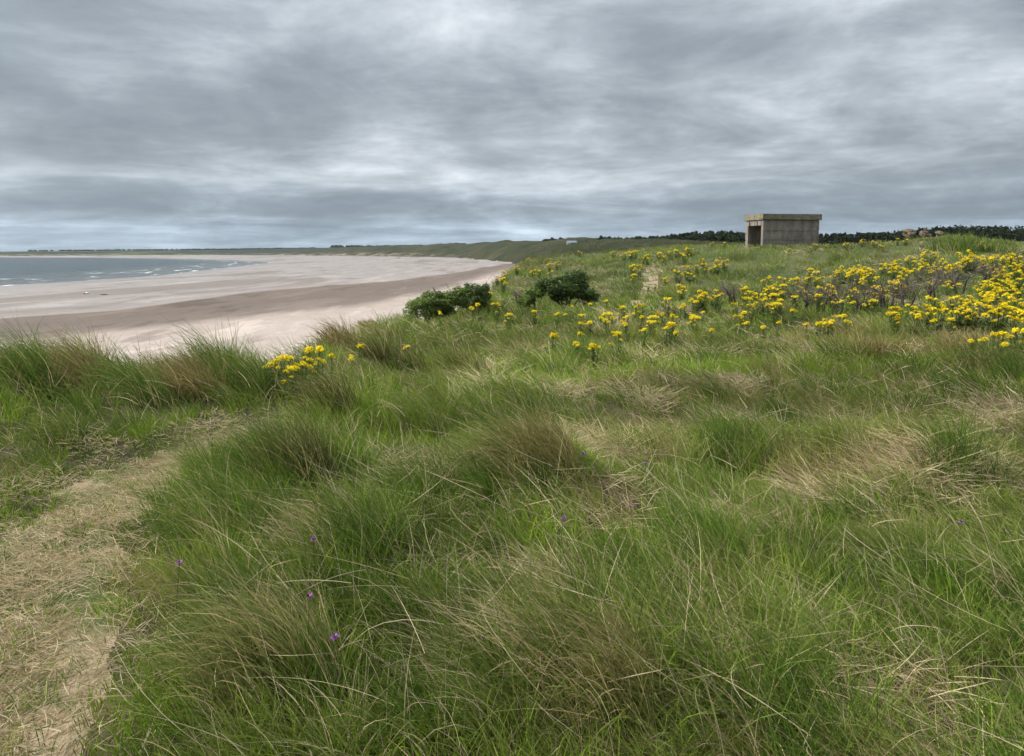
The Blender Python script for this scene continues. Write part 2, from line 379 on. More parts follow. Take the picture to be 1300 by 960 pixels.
def mat_water():
    m, nt, out = newmat('sea_water'); N = NT(nt)
    g = N.n('ShaderNodeNewGeometry'); P = g.outputs['Position']
    off = N.n('ShaderNodeAttribute'); off.attribute_name = 'off'; O = off.outputs['Fac']
    w1 = noise(N, P, .22, 6, .65, .4, (1, .35, 1)); w2 = noise(N, P, .9, 4, .6, .2, (1, .5, 1)); w3 = noise(N, P, .012, 3)
    # surf lines following the shore
    comb = N.n('ShaderNodeCombineXYZ'); sx = N.n('ShaderNodeSeparateXYZ'); N.l(P, sx.inputs[0])
    N.l(N.math('MULTIPLY', O, .26), comb.inputs[0]); N.l(N.math('MULTIPLY', sx.outputs[1], .05), comb.inputs[1])
    sf = N.n('ShaderNodeTexNoise'); sf.inputs['Scale'].default_value = 1; sf.inputs['Detail'].default_value = 5; sf.inputs['Roughness'].default_value = .6; N.l(comb.outputs[0], sf.inputs['Vector'])
    sat = N.math('ADD', sf.outputs['Fac'], N.math('MULTIPLY', N.math('SUBTRACT', w1, .5), .25))
    zone = N.math('SUBTRACT', 1, N.smooth(O, 14, 48))
    foam = N.math('MULTIPLY', N.smooth(N.math('ADD', sat, N.math('MULTIPLY', zone, .05)), .635, .69), zone)
    edge = N.math('SUBTRACT', 1, N.smooth(N.math('ADD', O, N.math('MULTIPLY', w1, 5)), 1.6, 3.6))
    foam = N.math('MAXIMUM', foam, N.math('MULTIPLY', edge, .8))
    caps = N.math('MULTIPLY', N.smooth(w1, .72, .76), .35)
    foam = N.math('MAXIMUM', foam, caps)
    base = N.mix(N.smooth(O, 0, 60), (.085, .095, .09), (.032, .052, .058))
    base = N.mix(.5, base, N.ramp(w1, [(.3, (.6, .6, .6)), (.7, (1.5, 1.5, 1.5))]).outputs[0], 'MULTIPLY')
    c = N.mix(foam, base, (.66, .68, .68))
    p = N.n('ShaderNodeBsdfPrincipled'); N.l(c, p.inputs['Base Color']); p.inputs['IOR'].default_value = 1.33; p.inputs['Specular IOR Level'].default_value = .3
    N.l(N.math('ADD', .28, N.math('MULTIPLY', foam, .5)), p.inputs['Roughness'])
    b = N.n('ShaderNodeBump'); b.inputs['Strength'].default_value = 1; b.inputs['Distance'].default_value = 1.6; N.l(w1, b.inputs['Height'])
    b2 = N.n('ShaderNodeBump'); b2.inputs['Strength'].default_value = .8; b2.inputs['Distance'].default_value = .35; N.l(w2, b2.inputs['Height']); N.l(b.outputs[0], b2.inputs['Normal'])
    N.l(b2.outputs[0], p.inputs['Normal']); N.l(p.outputs[0], out.inputs['Surface'])
    return m
def mat_concrete(lichen=False):
    m, nt, out = newmat('lichen_stained_concrete' if lichen else 'weathered_concrete'); N = NT(nt)
    tc = N.n('ShaderNodeTexCoord'); P = tc.outputs['Object']
    n1 = noise(N, P, 2.2, 7, .65); n2 = noise(N, P, 1.1, 5, .6, 0, (2.5, 2.5, .5)); n3 = noise(N, P, 22, 6, .7); n4 = noise(N, P, 4.5, 5, .7)
    c = N.ramp(n1, [(.3, (.17, .145, .122)), (.5, (.25, .213, .18)), (.7, (.34, .29, .245))]).outputs[0]
    c = N.mix(.6, c, N.ramp(n2, [(.35, (.5, .5, .52)), (.6, (1.1, 1.1, 1.1))]).outputs[0], 'MULTIPLY')
    c = N.mix(.7, c, N.ramp(n3, [(.35, (.7, .7, .7)), (.65, (1.25, 1.25, 1.25))]).outputs[0], 'MULTIPLY')
    if lichen:
        c = N.mix(N.smooth(n4, .45, .6), c, (.20, .185, .065))
        c = N.mix(N.smooth(noise(N, P, 7, 5, .7), .56, .64), c, (.06, .052, .04))
    p = N.n('ShaderNodeBsdfPrincipled'); N.l(c, p.inputs['Base Color']); p.inputs['Roughness'].default_value = .92; p.inputs['Specular IOR Level'].default_value = .2
    b = N.n('ShaderNodeBump'); b.inputs['Strength'].default_value = .6; b.inputs['Distance'].default_value = .02; N.l(n3, b.inputs['Height'])
    N.l(b.outputs[0], p.inputs['Normal']); N.l(p.outputs[0], out.inputs['Surface'])
    return m

M_GRASS = mat_foliage('grass_blades', .35, .6, .06)
M_LEAF = mat_foliage('leaves', .3, .5, .3)
M_WOODLEAF = mat_foliage('wood_foliage', .1, .95, .02)
M_FLOWER = mat_foliage('ragwort_florets', .2, .7, .15)
M_DUNE = mat_dune(); M_PATH = mat_path(); M_BEACH = mat_beach(); M_SEA = mat_water()
M_CONC = mat_concrete(); M_LICH = mat_concrete(True)
M_BARK = mat_simple('bark', (.075, .06, .05), .9, .3, 20)
M_TWIG = mat_simple('dead_twigs', (.13, .105, .085), .9, .3, 20)
M_WOOD = mat_simple('grey_timber', (.34, .32, .28), .85, .25, 12)
M_STUMP = mat_simple('dark_timber', (.06, .045, .03), .85, .25, 12)
M_ROCK = mat_simple('brown_rock', (.13, .10, .065), .95, .45, 6, .9)

# ------------------------------------------------------------------ world
SUN = Vector((-0.80, 0.05, 0.78)).normalized()
def build_world():
    w = bpy.data.worlds.new('World'); scene.world = w; w.use_nodes = True
    nt = w.node_tree; nt.nodes.clear(); N = NT(nt)
    out = nt.nodes.new('ShaderNodeOutputWorld')
    sky = N.n('ShaderNodeTexSky'); sky.sky_type = 'NISHITA'; sky.sun_disc = False
    sky.sun_elevation = math.asin(SUN.z); sky.sun_rotation = math.atan2(SUN.x, SUN.y)
    sky.air_density = 1; sky.dust_density = 2
    bg1 = N.n('ShaderNodeBackground'); bg1.inputs[1].default_value = .09; N.l(sky.outputs[0], bg1.inputs[0])
    tc = N.n('ShaderNodeTexCoord'); D = tc.outputs['Generated']
    s = N.n('ShaderNodeSeparateXYZ'); N.l(D, s.inputs[0])
    zc = N.math('ADD', N.math('MAXIMUM', s.outputs[2], 0), .085)
    c = N.n('ShaderNodeCombineXYZ'); N.l(N.math('DIVIDE', s.outputs[0], zc), c.inputs[0]); N.l(N.math('DIVIDE', s.outputs[1], zc), c.inputs[1]); c.inputs[2].default_value = 3.7
    Pv = c.outputs[0]
    a = noise(N, Pv, .75, 12, .6, .55, (.95, .95, 1)); fine = noise(N, D, 26, 8, .62, .5, (1, 1, 3.2))
    b = noise(N, Pv, 2.6, 10, .66, .1, (1, .8, 1))
    big = noise(N, D, 5.0, 10, .58, .3, (1, 1, 2.4))
    v = N.math('ADD', N.math('MULTIPLY', a, .44), N.math('ADD', N.math('MULTIPLY', b, .11), N.math('MULTIPLY', big, .45)))
    v = N.math('ADD', v, N.math('MULTIPLY', N.math('SUBTRACT', fine, .5), N.math('SUBTRACT', .11, N.math('MULTIPLY', s.outputs[2], .25))))
    # broad bright and dark banks of cloud, each centred on a direction
    def blob(u, vv, su, sv, amp):
        az = math.atan((u - 650) / F); el = math.atan((HOR - vv) / F)
        azn = N.math('ARCTAN2', s.outputs[0], s.outputs[1]); eln = N.math('ARCSINE', s.outputs[2])
        dx = N.math('DIVIDE', N.math('SUBTRACT', azn, az), su / F); dy = N.math('DIVIDE', N.math('SUBTRACT', eln, el), sv / F)
        q = N.math('ADD', N.math('MULTIPLY', dx, dx), N.math('MULTIPLY', dy, dy))
        return N.math('MULTIPLY', N.math('EXPONENT', N.math('MULTIPLY', q, -1)), amp)
    for args in BLOBS: v = N.math('ADD', v, blob(*args))
    r_ = N.ramp(v, SKYRAMP)
    # bluer low down
    hz = N.math('SUBTRACT', 1, N.smooth(s.outputs[2], 0, .11))
    cc = N.mix(N.math('MULTIPLY', hz, .75), r_.outputs[0], N.mix(1, r_.outputs[0], (.80, .96, 1.08), 'MULTIPLY'))
    # brighter where the sun sits behind thin cloud, and overhead
    dt = vmath(N, 'DOT_PRODUCT', D, (SUN.x, SUN.y, SUN.z)).outputs['Value']
    glow = N.math('MULTIPLY', N.math('POWER', N.math('MAXIMUM', dt, 0), 5), 2.2)
    zen = N.math('MULTIPLY', N.smooth(s.outputs[2], .32, .75), 1.0)
    st = N.math('ADD', 1.0, N.math('ADD', glow, zen))
    bg2 = N.n('ShaderNodeBackground'); N.l(cc, bg2.inputs[0]); N.l(st, bg2.inputs[1])
    mx = N.n('ShaderNodeMixShader'); mx.inputs[0].default_value = .94
    N.l(bg1.outputs[0], mx.inputs[1]); N.l(bg2.outputs[0], mx.inputs[2]); N.l(mx.outputs[0], out.inputs['Surface'])
BLOBS = [(430, 45, 170, 55, .062), (120, 150, 270, 65, -.085), (60, 30, 120, 40, -.03), (640, 60, 60, 60, .05), (800, 55, 130, 60, -.06),
         (240, 228, 210, 12, .10), (620, 222, 220, 16, .07), (960, 205, 170, 22, .07), (540, 190, 90, 14, .02), (740, 100, 60, 40, .05), (1100, 265, 260, 26, -.10),
         (300, 265, 300, 16, -.05), (650, 270, 350, 20, -.05), (1050, 90, 200, 25, -.04), (450, 105, 120, 30, -.03), (80, 295, 200, 9, .05), (1090, 295, 500, 9, .05)]
SKYRAMP = [(.36, (.200, .230, .262)), (.44, (.250, .287, .320)), (.515, (.345, .385, .425)), (.59, (.485, .53, .575)), (.67, (.68, .72, .765))]
build_world()
sl = bpy.data.lights.new('sun', 'SUN'); sl.energy = 3.9; sl.angle = R(2); sl.color = (1, .955, .89)
so = bpy.data.objects.new('sun', sl); COL.objects.link(so); so.rotation_euler = (-SUN).to_track_quat('-Z', 'Y').to_euler(); so.location = (-40, 0, 60)

# ------------------------------------------------------------------ ground, beach, path, sea
def build_ground():
    fine = np.arange(-42, 42.01, .17)
    th = np.concatenate([np.arange(-180, -42, 2.0), fine, np.arange(44, 180, 2.0)]); th = np.radians(th)
    r = np.concatenate([[.02], np.exp(np.arange(math.log(.4), math.log(3600), .0135))])
    TH, RR = np.meshgrid(th, r)
    X = RR * np.sin(TH); Y = RR * np.cos(TH)
    sd = water_sd(X, Y)
    prof = dune_profile(X, Y); bz = beach_z(X, Y, sd)
    Z = np.maximum(prof, bz)
    isdune = prof > bz
    pn = polydist(X, Y, PATH_NEAR) + (fbm(X / .5, Y / .5, 91) - .5) * .7
    pf = polydist(X, Y, PATH_FAR) + (fbm(X / 1.0, Y / 1.0, 92) - .5) * .5
    ispath = ((pn < .36) & isdune) | ((pf < .34) & isdune)
    Z = Z - .05 * (1 - sstep(.3, .8, pn)) - .10 * (1 - sstep(.2, .7, pf))
    nr, nth = X.shape
    ii, jj = np.meshgrid(np.arange(nr - 1), np.arange(nth), indexing='ij')
    j2 = (jj + 1) % nth
    q = np.stack([ii * nth + jj, ii * nth + j2, (ii + 1) * nth + j2, (ii + 1) * nth + jj], -1).reshape(-1, 4)
    V = np.stack([X, Y, Z + EYE], -1).reshape(-1, 3)
    dn = isdune.ravel(); pt = ispath.ravel()
    cnt = dn[q].sum(1); cp = pt[q].sum(1)
    cat = np.where(cnt < 2, 1, np.where(cp >= 2, 2, 0))
    Vf = np.clip(HOR + 5.2 * F / np.maximum(Y, 1), 0, 3000); U = 650 + F * X / np.maximum(Y, 1)
    top = np.interp(U, [-400, 0, 150, 325, 450, 550, 600, 640], [440, 401, 393, 370, 361.5, 350, 343, 336])
    bot = np.interp(U, [-400, 0, 150, 325, 450, 550, 600, 640], [500, 427, 416, 398, 386, 366, 353, 341])
    band = np.where(Vf < top, np.clip(1 - (top - Vf) / 30.0, 0, 1), np.where(Vf < bot, 1 + (Vf - top) / (bot - top), 2 + np.clip((Vf - bot) / 25, 0, 1)))
    band = np.where(Y < 5, 3, band)
    # bare sand faces: low on the dune front facing the beach far off
    rel = np.clip((prof - bz), 0, 30)
    sand = ((1 - sstep(1.5, 4.5, rel)) * sstep(600, 900, RR)).ravel() * .9
    att = {'dist': RR.ravel(), 'band': band.ravel(), 'shore': sd.ravel(), 'sand': sand}
    for cid, name, mat in ((0, 'dune_ground', M_DUNE), (1, 'beach', M_BEACH), (2, 'path', M_PATH)):
        f = q[cat == cid]
        used, inv = np.unique(f, return_inverse=True)
        me = np_mesh(name, V[used], 4, inv.reshape(-1)[:], attrs={k_: v_[used] for k_, v_ in att.items()}, smooth=True)
        tag(obj(name, me, mat), kind='structure')
    # sea
    X2, Y2 = X.ravel(), Y.ravel()
    keep = (sd.ravel() < 12)
    kf = keep[q].all(1) & (RR.ravel()[q[:, 0]] > 30)
    f = q[kf]; used, inv = np.unique(f, return_inverse=True)
    Vs = V[used].copy(); o_ = -sd.ravel()[used]
    ridge = np.exp(-((np.mod(o_ + 3 * fbm(Vs[:, 0] / 8, Vs[:, 1] / 25, 8), 13) - 6.5) / 1.6)**2) * .3 * sstep(3, 10, o_) * (1 - sstep(40, 60, o_)) * sstep(.4, .6, fbm(Vs[:, 0] / 12, Vs[:, 1] / 30, 9))
    Vs[:, 2] = ridge
    me = np_mesh('sea', Vs, 4, inv.reshape(-1), attrs={'off': o_}, smooth=True)
    tag(obj('sea', me, M_SEA), kind='structure')
build_ground()

# ------------------------------------------------------------------ grass
GREEN = np.array([.132, .205, .028]); BRIGHT = np.array([.250, .355, .030]); GREY = np.array([.104, .178, .030]); DARK = np.array([.046, .092, .018])
OLIVE = np.array([.190, .240, .036]); STRAW = np.array([.50, .375, .195]); PALE = np.array([.74, .63, .42]); MAUVE = np.array([.30, .215, .105]); BROWN = np.array([.19, .13, .065])
def blades(base, L, az, t0, kap, w, col, nseg=4, tipcol=None, xw=None):
    """arched tapering blades -> verts, faces(quads), colours"""
    n = len(base)
    P = np.zeros((n, nseg + 1, 3)); P[:, 0] = base
    ca, sa = np.cos(az), np.sin(az)
    wob = rng.normal(0, .12, (n,))
    T = []
    for s in range(nseg):
        tt = t0 + kap * ((s + .5) / nseg)**1.3
        a2 = az + wob * s
        d = np.stack([np.sin(tt) * np.cos(a2), np.sin(tt) * np.sin(a2), np.cos(tt)], -1)
        T.append(d); P[:, s + 1] = P[:, s] + d * (L / nseg)[:, None]
    rv = rng.normal(size=(n, 3)); rv[:, 2] *= .5
    wd = np.cross(T[nseg // 2], rv); wd /= np.linalg.norm(wd, axis=1)[:, None] + 1e-9
    prof = np.interp(np.linspace(0, 1, nseg + 1), [0, .35, .75, 1], [.8, 1, .6, .12])
    V = np.zeros((n, nseg + 1, 2, 3))
    for s in range(nseg + 1):
        hw = (w * prof[s] * .5)[:, None] * wd
        V[:, s, 0] = P[:, s] - hw; V[:, s, 1] = P[:, s] + hw
    C = np.zeros((n, nseg + 1, 2, 3))
    tip = col if tipcol is None else tipcol
    for s in range(nseg + 1):
        f = s / nseg
        C[:, s, :, :] = (col * (1 - f) + tip * f)[:, None, :]
    b0 = (np.arange(n) * (nseg + 1) * 2)[:, None, None]
    s_ = (np.arange(nseg) * 2)[None, :, None]
    q = b0 + s_ + np.array([0, 1, 3, 2])[None, None, :]
    return V.reshape(-1, 3), q.reshape(-1), C.reshape(-1, 3)

WIND = math.pi       # blades lean towards -x
def tuft_blades(cx, cy, typ, d, lod, hs, cloc, kc, kx, ky):
    """expand tufts (arrays) to per-blade arrays. typ 0 lush green,1 marram,2 fine brown fescue,3 straw litter,4 dark rush"""
    N_ = {0: 18, 1: 24, 2: 22, 3: 26, 4: 22}
    cnt = np.array([N_[t] for t in typ]); cnt = np.maximum((cnt * lod), 2).astype(int)
    i = np.repeat(np.arange(len(cx)), cnt); n = len(i)
    t = typ[i]; dd = d[i]
    rad = np.select([t == 0, t == 1, t == 2, t == 3, t == 4], [.07, .07, .07, .14, .06]) * (1 + dd / 25.)
    ra = rng.uniform(0, 2 * math.pi, n); rr = rad * np.sqrt(rng.uniform(0, 1, n))
    x = cx[i] + rr * np.cos(ra); y = cy[i] + rr * np.sin(ra)
    L = np.select([t == 0, t == 1, t == 2, t == 3, t == 4], [.15, .22, .19, .20, .19]) * rng.uniform(.5, 1.35, n) * hs[i] * (1 + 1.0 * kc[i]) * (.85 + .5 * sstep(5, 13, dd))
    # lean: outward + wind
    ox, oy = np.cos(ra) * rr / rad * (1 - kc[i]) + kx[i] * 1.3, np.sin(ra) * rr / rad * (1 - kc[i]) + ky[i] * 1.3
    wind = np.select([t == 0, t == 1, t == 2, t == 3, t == 4], [.12, .40, .35, .15, .25]) * (1 + .8 * kc[i])
    wa = WIND + (fbm(x / 2.2, y / 2.2, 61) - .5) * 1.8
    lx = ox * .6 + wind * np.cos(wa) + rng.normal(0, .38, n); ly = oy * .6 + wind * np.sin(wa) * .8 + rng.normal(0, .38, n)
    az = np.arctan2(ly, lx); mag = np.hypot(lx, ly)
    t0 = np.select([t == 0, t == 1, t == 2, t == 3, t == 4], [.12, .16, .2, 1.0, .12]) + .22 * mag * rng.uniform(.3, 1, n)
    kap = np.select([t == 0, t == 1, t == 2, t == 3, t == 4], [.7, 1.15, 1.0, .8, .75]) * (.35 + .75 * mag) * rng.uniform(.5, 1.2, n) * (1 + .5 * kc[i])
    t0 = np.where(t == 3, rng.uniform(.9, 1.45, n), t0); kap = np.where(t == 3, rng.uniform(-.1, .5, n), kap)
    w = np.select([t == 0, t == 1, t == 2, t == 3, t == 4], [.0042, .0036, .0022, .0032, .0036]) * rng.uniform(.7, 1.3, n)
    w = np.maximum(w, dd * .00062 * np.where(t == 2, .75, 1))
    pal = {0: (GREEN, BRIGHT), 1: (GREY, OLIVE), 2: (MAUVE, OLIVE), 3: (STRAW, PALE), 4: (DARK, GREEN)}
    A = np.array([pal[k_][0] for k_ in range(5)])[t]; B = np.array([pal[k_][1] for k_ in range(5)])[t]
    f = np.clip(rng.beta(1.6, 1.6, n) * .6 + cloc[i] * .5, 0, 1)[:, None]
    c = A * (1 - f) + B * f
    dead = rng.uniform(0, 1, n) < np.select([t == 0, t == 1, t == 2, t == 3, t == 4], [.06, .10, .14, .93, .04])
    sc = STRAW * (1 - f) + PALE * f
    c = np.where(dead[:, None], sc * .8, c) * rng.uniform(.75, 1.25, n)[:, None]
    tip = np.where((t == 1)[:, None], c * .9 + STRAW * .06, np.where((t == 2)[:, None], c * .6 + MAUVE * .45, c * 1.08))
    z = height(x, y) + np.where(t == 3, rng.uniform(0, .11, n), 0)
    return np.stack([x, y, z - .01], -1), L, az, t0, kap, w, c, tip

EXCL = []        # (x, y, r) no grass here (hut, boulders)
# spots (pixel u, v -> ground) with their own kind of grass: (u, v, radius m, type, strength)
SPOTS = [(690, 655, .55, 3, .9), (760, 690, .45, 3, .6), (420, 690, .35, 3, .7), (1120, 640, .28, 3, .7), (1180, 560, .5, 3, .35), (1250, 640, .4, 3, .6), (1090, 590, .5, 2, .6),
         (640, 585, .9, 2, .8), (860, 560, .8, 2, .9), (940, 520, 1.0, 2, .7), (1200, 560, 1.2, 2, .6), (750, 760, .7, 2, .6), (860, 850, .7, 2, .6), (450, 470, 1.2, 2, .6), (1070, 440, 2.0, 2, .8), (1190, 430, 2.0, 2, .7), (300, 850, .5, 1, .8), (640, 850, .6, 1, .5), (1280, 470, 1.0, 1, .6),
         (480, 620, 1.0, 4, .8), (340, 640, .6, 4, .6), (560, 700, .7, 1, .8), (950, 470, 2.0, 0, .8), (720, 470, 2.2, 0, .7), (1050, 720, 1.0, 0, .9), (1100, 800, .8, 0, .9), (560, 545, .5, 0, .9), (860, 620, .5, 4, .7), (330, 720, .6, 0, .6), (450, 820, .6, 0, .6),
         (770, 440, 3, 2, .5), (640, 440, 3, 1, .5), (980, 740, .8, 1, .6), (1200, 850, .7, 0, .7), (200, 500, 1.2, 1, .9), (60, 520, 1.0, 1, .9), (330, 480, 1.2, 1, .9), (130, 560, .6, 4, .5)]
def scatter(name, r0, r1, ntuft, lod, nseg, half=43, p=1.0, tscale=1.0, seed=0):
    n = ntuft
    th = rng.uniform(-R(half), R(half), n)
    q = rng.uniform(0, 1, n)
    lo, hi = r0**p, r1**p
    r = (lo + q * (hi - lo))**(1 / p)
    x = r * np.sin(th); y = r * np.cos(th)
    prof = dune_profile(x, y); bz = beach_z(x, y)
    pn = polydist(x, y, PATH_NEAR) + (fbm(x / .5, y / .5, 91) - .5) * .7; pf = polydist(x, y, PATH_FAR) + (fbm(x, y, 92) - .5) * .5
    keep = (prof > bz + .15)
    thin = np.where(pn < .29, .12 + .6 * sstep(.45, .62, fbm(x / .35, y / .35, 95)), np.where(pn < .45, .8, 1.0)) * np.where(pf < .20, .12, 1)
    # tussocks: tufts gathered round scattered centres, taller and drooping outwards
    near_c = np.hypot(x[:, None] - KC[None, :, 0], y[:, None] - KC[None, :, 1]) if r1 < 80 else None
    if near_c is not None:
        ci = near_c.argmin(1); cdist = near_c[np.arange(n), ci]; cr = KC[ci, 2]
        kc = np.exp(-(cdist / cr)**2 * 1.1) * (pn > .6); kt = KC[ci, 3].astype(int); kt = np.where((pn < 1.6) & (kt == 3), 0, kt)
        kx = np.where(kc > .15, (x - KC[ci, 0]) / cr, 0) * kc; ky = np.where(kc > .15, (y - KC[ci, 1]) / cr, 0) * kc
        ridge = sstep(7.8, 8.8, r) * (1 - sstep(12, 14, r)) * (np.arctan2(x, y) < R(-13))
        thin = thin * np.where(kc > .25, 1.0, .74 - .5 * ridge)
    else:
        kc = kx = ky = np.zeros(n); kt = np.zeros(n, int)
    keep &= rng.uniform(0, 1, n) < thin
    for ex, ey, er in EXCL: keep &= np.hypot(x - ex, y - ey) > er
    x, y, r, pn, pf, kc, kx, ky, kt = x[keep], y[keep], r[keep], pn[keep], pf[keep], kc[keep], kx[keep], ky[keep], kt[keep]; n = len(x)
    # kinds by patch
    s1 = 1.0 + r / 30
    a = fbm(x / (1.1 * s1), y / (1.1 * s1), 41); b = fbm(x / (.9 * s1), y / (.9 * s1), 42); c = fbm(x / (1.6 * s1), y / (1.6 * s1), 43); g = fbm(x / (.55 * s1), y / (.55 * s1), 44)
    W = np.stack([.62 + 2.6 * (a - .5), .22 + 1.8 * (b - .5), .14 + 2.4 * (c - .53), .11 + 1.8 * (g - .52), .14 + 1.2 * (.5 - a)], -1)
    W = np.clip(W, .01, None)**1.7
    edge = sstep(7, 9, r) * (np.arctan2(x, y) < R(-12))
    W[:, 1] += edge * 1.2
    for u, v, rad, t_, s_ in SPOT_P:
        k_ = np.exp(-((x - u)**2 + (y - v)**2) / rad**2) * s_
        W *= (1 - .92 * k_)[:, None]; W[:, t_] += 2.2 * k_
    W /= W.sum(1)[:, None]
    cw = W.cumsum(1); typ = (rng.uniform(0, 1, n)[:, None] > cw).sum(1).clip(0, 4)
    typ = np.where((kc > .3) & (rng.uniform(0, 1, n) < .66), kt, typ)
    inpath = pn < .29
    hs = (.25 + 1.3 * fbm(x / (.8 * s1), y / (.8 * s1), 45)) * tscale
    hs = np.where(inpath | (pf < .3), .45, hs); hs = np.where((pn >= .29) & (pn < 1.2), hs * (.5 + .5 * sstep(.3, .8, pn)), hs)
    lft = (pn < 1.6) & (x < -1.0) & (y < 7) & (x < np.interp(y, [2, 3, 4, 5.5, 7], [-1.6, -1.8, -2.0, -2.6, -3.2]))
    hs = np.where(lft, hs * .7, hs)
    typ = np.where(inpath & (rng.uniform(0, 1, n) < .5), 3, typ); typ = np.where((pn < .8) & ~inpath & (typ == 1), 0, typ); typ = np.where((pn < .6) & ~inpath & (rng.uniform(0, 1, n) < .25), 3, typ)
    fieldc = fbm(x / (2.6 * s1), y / (2.6 * s1), 46)
    base, L, az, t0, kap, w, cc, tip = tuft_blades(x, y, typ, r, lod, hs, fieldc, kc, kx, ky)
    bx, by = base[:, 0], base[:, 1]
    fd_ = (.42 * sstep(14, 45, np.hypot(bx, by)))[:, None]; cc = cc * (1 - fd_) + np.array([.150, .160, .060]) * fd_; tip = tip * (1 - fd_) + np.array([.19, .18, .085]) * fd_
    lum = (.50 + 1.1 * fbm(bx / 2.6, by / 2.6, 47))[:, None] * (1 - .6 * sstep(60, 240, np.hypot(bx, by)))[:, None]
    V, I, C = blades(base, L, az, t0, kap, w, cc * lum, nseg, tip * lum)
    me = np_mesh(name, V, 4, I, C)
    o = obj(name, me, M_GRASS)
    return o
SPOT_P = []
_m = 900
_t = rng.uniform(-R(44), R(44), _m); _r = np.exp(rng.uniform(math.log(2.4), math.log(70), _m))
KC = np.stack([_r * np.sin(_t), _r * np.cos(_t), rng.uniform(.16, .30, _m) * (1 + _r / 22), rng.choice([1, 1, 1, 4, 4, 2, 3, 0], _m)], -1)
for u, v, rad, t_, s_ in SPOTS:
    p = hit(u, v); SPOT_P.append((p[0], p[1], rad, t_, s_))

# ------------------------------------------------------------------ hut (needed first for the exclusion)
HD = 52.0
hc = at(968, 316, HD)                     # near corner of the shelter
HUTZ = h1(hc[0], hc[1])
tdir = math.atan2(.198, .98)              # direction of long wall
LN, WD, HT = 4.0, 2.35, 2.02
def hut():
    top = at(968, 271, HD)[2]; base = min(HUTZ, top - 2.3) - .3
    H = top - .40 - base                  # wall height up to the slab
    root = empty('concrete_shelter', (hc[0], hc[1], base), tdir, 'small open ended concrete shelter with yellow lichen on its flat roof slab', 'shelter')
    # local frame: x along the long near wall, y away from camera
    T = .22
    def courses(x0, x1, y0, y1, z0, z1, cuts, name):
        bm = bmesh.new(); zs = [z0] + cuts + [z1]
        for a, b in zip(zs[:-1], zs[1:]):
            add_box(bm, ((x0 + x1) / 2, (y0 + y1) / 2, (a + b) / 2), (x1 - x0, y1 - y0, b - a - .035), 0, .012)
        add_box(bm, ((x0 + x1) / 2, (y0 + y1) / 2, (z0 + z1) / 2), (x1 - x0 - .06, y1 - y0 - .06, z1 - z0 - .03))
        return obj(name, bm_mesh(name, bm), M_CONC, root)
    cu = [H - 1.9, H - 1.32, H - .72]
    w = courses(0, LN, 0, T, 0, H, cu, 'long_wall'); tag(w, label='long side wall facing the camera with shuttering lines')
    courses(0, LN, WD - T, WD, 0, H, cu, 'long_wall')
    courses(LN - T, LN - .002, T + .002, WD - T - .002, 0, H, cu, 'end_wall')
    bm = bmesh.new(); add_box(bm, (T / 2 + .004, WD - T - .06, (H - .36) / 2), (T, .10, H - .36), 0, .01); obj('pillar', bm_mesh('pillar', bm), M_CONC, root)
    bm = bmesh.new(); add_box(bm, (T / 2 + .004, T + .03, (H - .36) / 2), (T, .05, H - .36), 0, .01); obj('pillar', bm_mesh('pillar', bm), M_CONC, root)
    bm = bmesh.new()
    segs = [(T + .003, T + .50), (T + .62, WD - T - .42), (WD - T - .28, WD - T - .003)]
    for a, b in segs: add_box(bm, (T / 2 - .01, (a + b) / 2, H - .22), (T, b - a, .27), 0, .008)
    add_box(bm, (T / 2 + .0, WD / 2, H - .045), (T - .01, WD - 2 * T - .01, .085))
    obj('lintel', bm_mesh('lintel', bm), M_CONC, root)
    bm = bmesh.new(); add_box(bm, (LN / 2, WD / 2, .35), (LN - 2 * T, WD - 2 * T, .1)); obj('floor', bm_mesh('floor', bm), M_CONC, root)
    bm = bmesh.new()
    add_box(bm, (LN / 2 + .02, WD / 2, H + .19), (LN + .20, WD + .18, .37), 0, .02)
    bmesh.ops.subdivide_edges(bm, edges=bm.edges[:], cuts=6, use_grid_fill=True)
    for v in bm.verts: v.co += Vector((random.uniform(-1, 1), random.uniform(-1, 1), random.uniform(-1, 1))) * .008
    obj('roof_slab', bm_mesh('roof_slab', bm), M_LICH, root)
    cx = hc[0] + math.cos(tdir) * LN / 2 - math.sin(tdir) * WD / 2; cy = hc[1] + math.sin(tdir) * LN / 2 + math.cos(tdir) * WD / 2
    for k_ in (-1.6, -.8, 0, .8, 1.6): EXCL.append((cx + math.cos(tdir) * k_, cy + math.sin(tdir) * k_, 1.35))
hut()

for o, lab in ((scatter('foreground_grass', 1.5, 8.0, 9500, 1.0, 5, 44, 1.35), None), (scatter('middle_grass', 8, 26, 17000, .62, 4, 43, .9), None),
               (scatter('distant_grass', 26, 75, 26000, .42, 3, 42, .6, 1.0), None), (scatter('far_dune_grass', 75, 420, 30000, .22, 2, 42, .25, 1.5), None)):
    tag(o, 'mixed green, olive and straw coloured dune grass bending in the wind', 'grass', kind='stuff')

